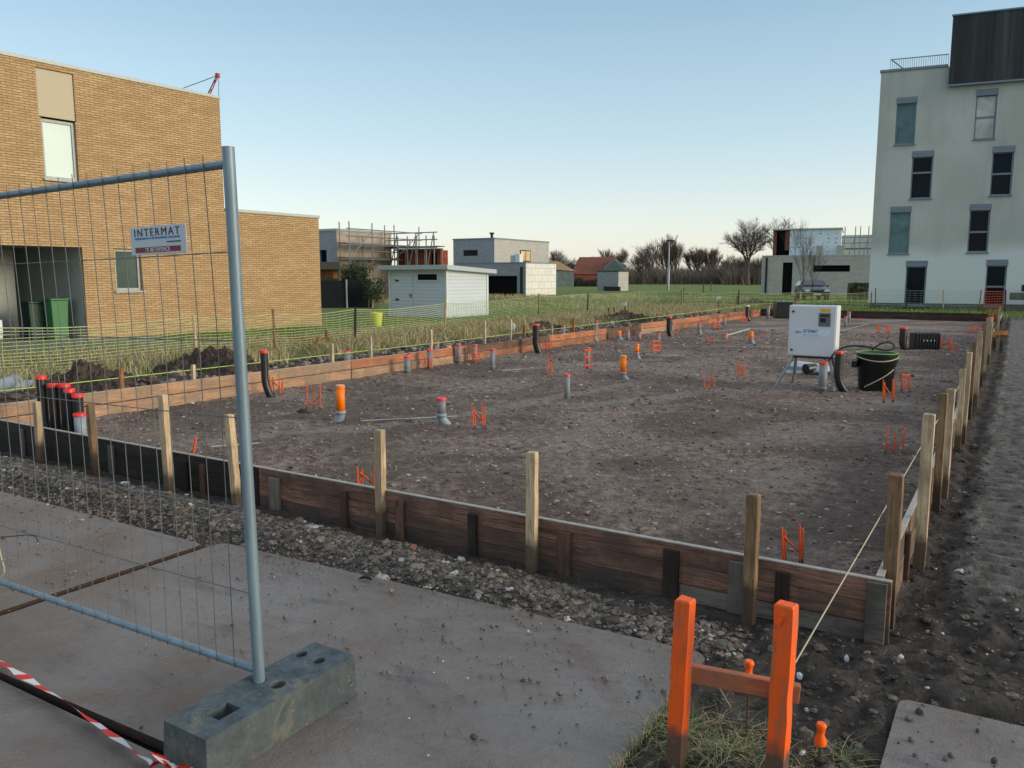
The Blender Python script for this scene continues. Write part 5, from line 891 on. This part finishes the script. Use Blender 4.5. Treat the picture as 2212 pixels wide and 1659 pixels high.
b=MB(); b.bx(o0-.1,up1+.1,yi-.15,8.2,zu+.001,zu+.12); b.build('roof_slab',m_coping,u_.t)
b=MB(); b.bx(o0+.3,up0+.1,yi+.5,yi+.6,zu-1.0,zu-.85); b.build('lintel',m_coping,u_.t)
b=MB(); b.bx(0,uE_,-.03,.5,zE+.001,zE+.08); b.build('parapet',m_coping,u_.t)
for xa,xb in ((1762,1775),(1806,1824)): q=u_.rect(xa,xb,545,553,.3); b=MB(); b.bx(q[0],q[1],.2,.6,zE+.08,zE+.9); b.build('block_stack',m_greybrick,u_.t)
b=MB(); w0=u_.uv(1818,520,2)[0]; w1=u_.uv(1895,520,2)[0]; b.bx(w0+.0,w1,5,8,zE,zE+2.0); b.build('white_wall',m_coping,u_.t)
us=[u_.uv(p,520,0)[0] for p in (1824,1847,1858,1876,1888)]; P_=u_.o+u_.n*2.0
scaffold('scaffold on the roof terrace of the unfinished villa',u_.o+u_.n*2.2,us,0,[u_.uv(1850,536)[1]],u_.uv(1850,487)[1],u_.a,1)
# ---------------------------------------------------------------- cars
m_glassc=GLASS('car_glass',(.03,.05,.07),.05); m_tyre=PLAIN('tyre',(.012,.012,.012),.8); m_lamp=PLAIN('headlight',(.6,.62,.62),.2)
def car(label,P,rz,paint,light=False):
    t=thing('parked_car',label,'car',P,rz); W=.88
    prof=[(-2.1,.35),(-2.12,.62),(-2.0,.82),(-1.3,.93),(-.75,1.0),(-.1,1.42),(.35,1.46),(1.1,1.40),(1.85,1.02),(2.1,.95),(2.15,.6),(2.1,.35)]   # y, z ; front is -y
    wid=lambda y,z: W*(1-.05*max(0,(abs(y)-1.4)))*(1-.30*max(0,(z-.9))/.5)
    b=MB(); n=len(prof); Lp=[(-wid(y,z),y,z) for y,z in prof]; Rp=[(wid(y,z),y,z) for y,z in prof]; b.add(Lp+Rp,[tuple(range(n)),tuple(reversed(range(n,2*n)))]+[(i,i+n,(i+1)%n+n,(i+1)%n) for i in range(n)]); b.build('body',paint,t,bevel=.06)
    k=1.012; b=MB(); 
    b.add([(-.78,-.77,1.03),(.78,-.77,1.03),(.60,-.17,1.415),(-.60,-.17,1.415)],[(0,1,2,3)]); 
    for i in range(len(b.v)): b.v[i]=(b.v[i][0],b.v[i][1]-.03,b.v[i][2]+.03)
    b.build('windscreen',m_glassc,t)
    for s in(-1,1):
        b=MB(); b.add([(s*.865,-.55,1.02),(s*.865,1.5,1.05),(s*.735,1.0,1.36),(s*.72,.0,1.38)],[(0,1,2,3)]); b.v=[(q[0]*1.01+s*.01,q[1],q[2]) for q in b.v]; b.build('side_window',m_glassc,t)
        b=MB(); b.box((s*.64,-2.06,.70),(.32,.12,.15)); b.build('headlight',m_lamp,t,bevel=.02)
        b=MB(); b.box((s*.95,-.6,1.0),(.16,.1,.12)); b.build('mirror',paint,t,bevel=.02)
        for y in(-1.35,1.35): b=MB(); b.tube([(s*.66,y,.32),(s*.89,y,.32)],.32,20); w_=b.build('wheel',m_tyre,t); b=MB(); b.tube([(s*.891,y,.32),(s*.90,y,.32)],.2,14); b.build('rim',m_steel,w_)
    b=MB(); b.box((0,-2.115,.62),(.8,.05,.16)); b.build('grille',m_ink,t); b=MB(); b.box((0,-2.15,.45),(.5,.03,.1)); b.build('number_plate',m_trim,t)
car('dark blue grey car parked in front of the unfinished villa',G(1752,648),R(22),PLAIN('car_paint',(.045,.06,.075),.25,.6))
car('white car nose poking in at the left edge by the carport',hp(h.uv(-2,700)[0]-2.95,-1.4),h.a+R(90),PLAIN('car_white',(.62,.64,.64),.25,.6))
# ---------------------------------------------------------------- crane, lamp
P=G(256,625); t=thing('crane','red lattice crane jib with cables rising behind the brick house','crane',P); T=L(t,VP_(470,163,P)); b=MB(); o_=Vector((0,0,0)); 
for s in(-.55,.55): b.tube([Vector((s*2,0,0)),T+Vector((s*.3,0,0))],.07,6)
for i in range(24): k=i/24; p=o_.lerp(T,k); q=o_.lerp(T,k+.03); ww=1.1*(1-k)+.165*k; b.tube([p+Vector((-ww,0,0)),q+Vector((ww,0,0))],.04,4)
b.build('jib',m_redcrane,t); b=MB(); b.box(T,(.45,.4,.5)); b.build('jib_head',m_redcrane,t)
b=MB(); b.tube([T,L(t,VP_(300,226,P))],.045,4); b.build('stay_cable',m_ink,t); b=MB(); b.tube([T+Vector((.2,0,0)),L(t,VP_(473,300,P))],.04,4); b.build('hoist_cable',m_ink,t)
P=G(1443,628); t=thing('street_lamp','tall grey street lamp before the bare tree line','street lamp',P,YAW); hl=VP_(1444,521,P).z; b=MB(); b.tube([(0,0,0),(0,0,hl*.45),(0,0,hl*.46),(0,0,hl)],[.16,.15,.1,.07],10); b.build('pole',m_steel,t); b=MB(); b.box((.15,0,hl+.06),(1.0,.3,.14)); b.tube([(.3,0,hl-.15),(.95,0,hl-.1)],.04,6); b.build('lamp_head',m_ink,t,bevel=.03)
# ---------------------------------------------------------------- mesh fences
def netfence(label,pts,h0,h1,n,m,vs=.12,postlab=None,r=.008,sag=.05,group='plastic warning fences'):
    t=thing('warning_fence',label,'fence',Vector((pts[0][0],pts[0][1],0)),0,group); b=MB(); rg=random.Random(5); Pl=[Vector((x,y,0)) for x,y in pts]
    for a,c in zip(Pl,Pl[1:]):
        ln=(c-a).length; k=max(4,int(ln/.9)); sg=[rg.uniform(-.03,.03) for _ in range(n)]
        for i in range(n):
            z=h0+(h1-h0)*i/(n-1); P=[]
            for j in range(k+1):
                f_=j/k; zz=z-sag*4*f_*(1-f_)*(.4+.6*i/(n-1))+.012*math.sin(j*1.7+i*.6); q=a.lerp(c,f_); P.append(L(t,Vector((q.x+.03*math.sin(j*1.1+i*.35),q.y,zz))))
            b.tube(P,r*(1.5 if i in(0,n-1) else 1),3,False)
        for j in range(int(ln/vs)):
            f_=(j+.5)*vs/ln; q=a.lerp(c,f_); sg_=sag*4*f_*(1-f_); b.tube([L(t,Vector((q.x,q.y,h0-sg_*.4))),L(t,Vector((q.x,q.y,h1-sg_)))],r*.55,3,False)
    b.build('net',m,t)
    for i,q in enumerate(Pl):
        b=MB(); p=L(t,q); e=rg.uniform(-.06,.06); b.tube([p+Vector((.03,0,-.1)),p+Vector((.03+e,0,h1+rg.uniform(.02,.14)))],.028,8); o=b.build('post',[m_fresh2,m_ink,m_fresh][i%3],t)
    return t
fp=[(G(*q,.88).x,G(*q,.88).y) for q in [(418,686),(590,679),(763,669.5),(959,656),(1162,639),(1268,634.5),(1378,630.5),(1476,626)]]
fp=[(-13.4,3.0),(-13.35,6.3)]+fp; 
netfence('lime plastic net fence running along the grass from the left edge',fp,.1,.88,15,m_lime,.22,r=.0065)
q=[G(1480,669),G(1600,668.5),G(1730,668.8),G(1884,669.5)]; netfence('distant lime plastic net fence in front of the parked car',[(p.x,p.y-.6) for p in q],.05,.88,12,m_lime,.3,r=.009)
a=f.o-f.n*.8; netfence('pale net fence along the foot of the flats',[((a+f.x*u).x,(a+f.x*u).y) for u in (.1,1.5,3.1,4.6)],.3,1.0,7,m_coping,.25,r=.005,sag=.02)
a=f.o-f.n*2.2; ua_=f.uv(2124,650,-2.2)[0]; ub_=f.uv(2172,650,-2.2)[0]; netfence('red plastic net fence before the flats at right',[((a+f.x*u).x,(a+f.x*u).y) for u in (ua_,ub_)],.1,1.0,9,m_redmesh,.1,r=.012,sag=.02)
# low wooden posts in the meadow
for i,(px,pt,pb) in enumerate(((1519,600,632),(1536,598,628),(1592,640,660),(1718,640,672))):
    P=G(px,pb); hh=VP_(px,pt+ (0 if i>1 else 12),P).z; b=MB(); b.bx(-.05,.05,-.05,.05,0,hh); tag(b.build('meadow_post',m_fresh2,loc=P),['leftmost tall post in the meadow before the trees','second tall post in the meadow','short post left of the brown mound','post by the young tree before the car'][i],'post','posts in the meadow')
# ---------------------------------------------------------------- trees
def tree(label,P,ht,spread,seed,lv=5,mat=m_bark,matc=None,group='bare trees behind the houses',name='bare_tree',upright=.5,trunk=.3,th=.02,first=.28,fork=(2,4),stems=1):
    t=thing(name,label,'tree',P,0,group); rg=random.Random(seed); tb=MB(); cb=MB()
    def grow(p,d,l,r,k):
        n=3; pts=[p]; rs=[r]; dd=d.copy()
        for i in range(n):
            dd=(dd+Vector((rg.gauss(0,.13),rg.gauss(0,.13),rg.gauss(.04*upright,.08)))).normalized(); pts.append(pts[-1]+dd*l/n); rs.append(r*(1-.42*(i+1)/n))
        (tb if k>=lv-1 else cb).tube(pts,rs,6 if k>=lv-1 else 3,False)
        if k==0: return
        for _ in range(rg.randint(*fork)+(1 if k==lv else 0)):
            f_=rg.uniform(.45,1.0) if k<lv else rg.uniform(.6,1.); i=min(n-1,int(f_*n)); q=pts[i].lerp(pts[i+1],f_*n-i); a=rg.uniform(0,6.28); s=rg.uniform(.35,.85)*spread; side=Vector((math.cos(a),math.sin(a),0)); nd=(dd*1.0+side*s+Vector((0,0,upright*.35))).normalized(); grow(q,nd,l*rg.uniform(.58,.8),max(r*.5,th*.35),k-1)
        grow(pts[-1],dd,l*.7,r*.55,k-1)
    for s_ in range(stems):
        q=Vector((rg.uniform(-.25,.25)*(stems>1),rg.uniform(-.25,.25)*(stems>1),-.1)); grow(q,Vector((rg.gauss(0,.07*stems),rg.gauss(0,.07*stems),1)).normalized(),ht*first,ht*th,lv)
    zs=[v[2] for v in cb.v]; zm=max(zs); k=ht/zm
    for B in (tb,cb): B.v=[(x*k,y*k,z*k) for x,y,z in B.v]
    tb.build('trunk',mat,t); cb.build('crown',matc or mat,t); return t
def attree(px,pt,pb): P=G(px,pb); return P,VP_(px,pt,P).z
for l,px,pt,pb,sp,sd,lv,up in (('tallest bare tree, broad crowned, left of the unfinished villa',1616,462,616,1.05,3,6,.35),('second tall bare tree nearer the unfinished villa',1660,463,616,.8,9,6,.4)):
    P,hh=attree(px,pt,pb); tree(l,P,hh,sp*1.05,sd,lv,m_barkd,m_barkd,upright=up*.3,first=.24,th=.022)
tl=[(1208,536,611,'leftmost bushy bare tree beside the grey modern house',1.0,11),(1232,556,612,'low bare tree above the tan gable cottage',1.,12),(1326,532,611,'pale slender bare tree behind the red roofed barn',.6,13),(1300,548,610,'thin pale bare tree above the barn ridge',.6,14),(1384,545,614,'dark bare tree right of the barn',1.,15),(1412,512,613,'dark broad tree left of the street lamp',1.,16),(1436,502,612,'pale topped tree directly behind the street lamp',.55,17),(1466,520,612,'bare tree right of the street lamp',.7,18),(1500,532,612,'row tree with thin upright shoots, left one',.45,19),(1522,528,612,'row tree with thin upright shoots, middle one',.45,20),(1545,534,612,'row tree with thin upright shoots, right one',.45,21),(1575,546,613,'low brown tree before the tall bare trees',.9,22),(1600,552,614,'brown shrubby tree under the tallest tree',1.,23),(1636,548,615,'brown shrubby tree at the villa corner',1.,24)]
for px,pt,pb,l,sp,sd in tl:
    P,hh=attree(px,pt,pb); tree(l,P,hh,sp,sd,5,m_barkd,m_barkl if sp<.75 else m_barkd,upright=.9 if sp<.75 else .3,first=.2,th=.018,stems=3 if sp<.75 else 2)
for l,px,pt,pb,sd in (('slender young tree left of the parked car',1726,461,668,31),('slender young tree in front of the parked car',1757,520,665,32)):
    P,hh=attree(px,pt,pb); tree(l,P,hh,.32,sd,4,m_barkd,m_barkd,group='young street trees',name='young_tree',upright=.7,first=.42,th=.0065,fork=(3,4))
# woodland mass
rg=np.random.RandomState(5); b=MB(); 
def blades(name,base,n_per,hmin,hmax,wid,mat,seed,lean=.5,flat=1.):
    rg=np.random.RandomState(seed); n=len(base); hh=rg.uniform(hmin,hmax,n)*(n_per if np.isscalar(n_per) else n_per); an=rg.uniform(0,6.28,n); dx=np.cos(an)*wid/2; dy=np.sin(an)*wid/2; la=rg.uniform(0,6.28,n); lm=np.abs(rg.normal(0,lean,n))*hh
    p0=base+np.stack([-dx,-dy,np.zeros(n)],1); p1=base+np.stack([dx,dy,np.zeros(n)],1); lx=np.cos(la)*lm; ly=np.sin(la)*lm
    p2=base+np.stack([lx*.4+dx*.6,ly*.4+dy*.6,hh*.6],1); p3=base+np.stack([lx*.4-dx*.6,ly*.4-dy*.6,hh*.6],1); p4=base+np.stack([lx,ly,hh*np.clip(1-lm/hh*.3,.3,1)*flat],1); p2[:,2]=base[:,2]+hh*.6*flat*(1.5 if flat<1 else 1); p3[:,2]=p2[:,2]
    V=np.stack([p0,p1,p2,p3,p4],1).reshape(-1,3); i=np.arange(n)*5; 
    q=np.stack([i,i+1,i+2,i+3],1); tr=np.stack([i+3,i+2,i+4],1); lv=np.concatenate([q.ravel(),tr.ravel()]); ls=np.concatenate([np.arange(n)*4,4*n+np.arange(n)*3])
    me=bpy.data.meshes.new(name); me.vertices.add(len(V)); me.vertices.foreach_set('co',V.ravel()); me.loops.add(len(lv)); me.loops.foreach_set('vertex_index',lv); me.polygons.add(2*n); me.polygons.foreach_set('loop_start',ls); me.update(calc_edges=True)
    a=me.attributes.new('rnd','FLOAT','POINT'); a.data.foreach_set('value',np.repeat(rg.rand(n),5).astype(np.float32)); me.materials.append(mat); o=bpy.data.objects.new(name,me); col.objects.link(o); return tag(o,kind='stuff')
def rndmat(name,pts,rough=.8):
    t=NT(name); return t.out(t.ramp(t.n('Attribute',attribute_name='rnd').outputs['Fac'],pts),rough,.2)
m_under=rndmat('undergrowth',[(0.,(.09,.07,.06)),(.5,(.17,.135,.115)),(.8,(.25,.20,.165)),(1.,(.12,.12,.085))])
m_dry=rndmat('dry_grass',[(0.,(.28,.215,.11)),(.45,(.50,.39,.22)),(.74,(.62,.52,.32)),(.8,(.22,.29,.09)),(1.,(.17,.26,.07))])
m_green=rndmat('green_grass',[(0.,(.05,.12,.02)),(.6,(.12,.22,.04)),(.9,(.19,.27,.07)),(1.,(.34,.29,.13))])
m_green2=rndmat('straw',[(0.,(.05,.12,.03)),(.35,(.12,.22,.07)),(.42,(.22,.17,.09)),(1.,(.42,.35,.22))])
# belt of scrub in front of and among the far trees
def belt(pairs,n,hl,seed,wid=.18,thick=10):
    rg=np.random.RandomState(seed); P=[]; N=[]
    for (xa,xb,pb,pt,w_) in pairs:
        k=int(n*w_); px=rg.uniform(xa,xb,k); 
        for p in px: q=G(p,pb+rg.uniform(-1.2,2.2)); P.append((q.x,q.y,0)); N.append(max(.3,VP_(p,pt+5*math.sin(p*.11)+4*math.sin(p*.37+1)+rg.uniform(-3,7),q).z))
    P=np.array(P); N=np.array(N); return P,N
P,N=belt([(1185,1290,613,590,.5),(1345,1480,612,566,1.),(1480,1560,612,562,.7),(1560,1660,613,552,1.),(1660,1700,613,565,.3)],13000,0,4)
N=N*np.clip(.82+1.1*fbm(P[:,0]*.12,P[:,1]*.12,3,77),.4,1.2)
blades('woodland_undergrowth',P,N,.35,1.0,.11,m_under,6,.55)
P,N=belt([(1195,1300,617,598,1.)],2500,0,9); blades('dark_hedge',P,N,.4,1.,.14,rndmat('hedge_dark',[(0.,(.015,.018,.014)),(1.,(.05,.045,.035))]),7,.5)
# grasses
def gpts(n,x0,x1,y0,y1,seed,f=None):
    rg=np.random.RandomState(seed); x=rg.uniform(x0,x1,n); y=y0+(y1-y0)*rg.rand(n)**1.4; m=grassmask(x[None],y[None])[0]>rg.rand(n)*.7+.15
    cl=fbm(x*1.3,y*1.3,3,seed+40)
    if f is not None: m&=cl>f
    x,y,cl=x[m],y[m],cl[m]; z=gheight(x[None],y[None])[0]; return np.stack([x,y,z],1)
blades('dry_tall_grass',gpts(80000,-15.6,-11.0,4,42,1,-.09),1.,.15,.48,.012,m_dry,11,1.1,.62)
blades('lawn_grass',gpts(60000,-21,-12.5,4,45,2),1.,.03,.11,.013,m_green,12,.8)
blades('far_dry_grass',gpts(22000,-46,-15,36,62,3,-.02),1.,.15,.42,.03,m_dry,13,.8,.7)
blades('meadow_grass',gpts(30000,-30,2,38,75,5),1.,.04,.2,.03,m_green,14,.5)
# straw tuft at the batter board, two small plants
rg=np.random.RandomState(8); n=1200; c=G(1560,1610); x=c.x+.15*rg.randn(n)-.02; y=c.y+.10*rg.randn(n)-.03; k=(x>-1.07)&~((x>-.3)&(y<3.4)); x,y=x[k],y[k]; o=blades('cut_grass_heap',np.stack([x,y,gheight(x[None],y[None])[0]+.02*rg.rand(len(x))],1),1.,.04,.10,.0032,m_green2,15,1.5,.22)
n=420; x=-1.055+.012*rg.randn(n)+.02*rg.rand(n); y=2.2+.75*rg.rand(n); blades('edge_grass',np.stack([x,y,np.full(n,.01)],1),1.,.03,.08,.003,m_green2,16,.9,.5)
n=260; c=G(1830,1640); x=c.x+.05*rg.randn(n)-.03; y=c.y+.04*rg.randn(n); k=x<-.3; x,y=x[k],y[k]; blades('weed_tuft',np.stack([x,y,gheight(x[None],y[None])[0]],1),1.,.03,.08,.0028,m_green2,17,1.4,.3)
# hedge by the villa
P=G(1835,648); t=thing('clipped_hedge','dark clipped hedge block right of the parked car','hedge',P,YAW); b=MB(); rg_=random.Random(3); leaves(b,2600,1.2,0,.62,1.3,.35,.6,.16,rg_,2); b.build('foliage',m_bamboo,t); b=MB(); b.bx(-.1,2.5,-.2,.2,0,1.1); b.build('inner_branches',m_barkd,t)
print('objects',len(bpy.data.objects))
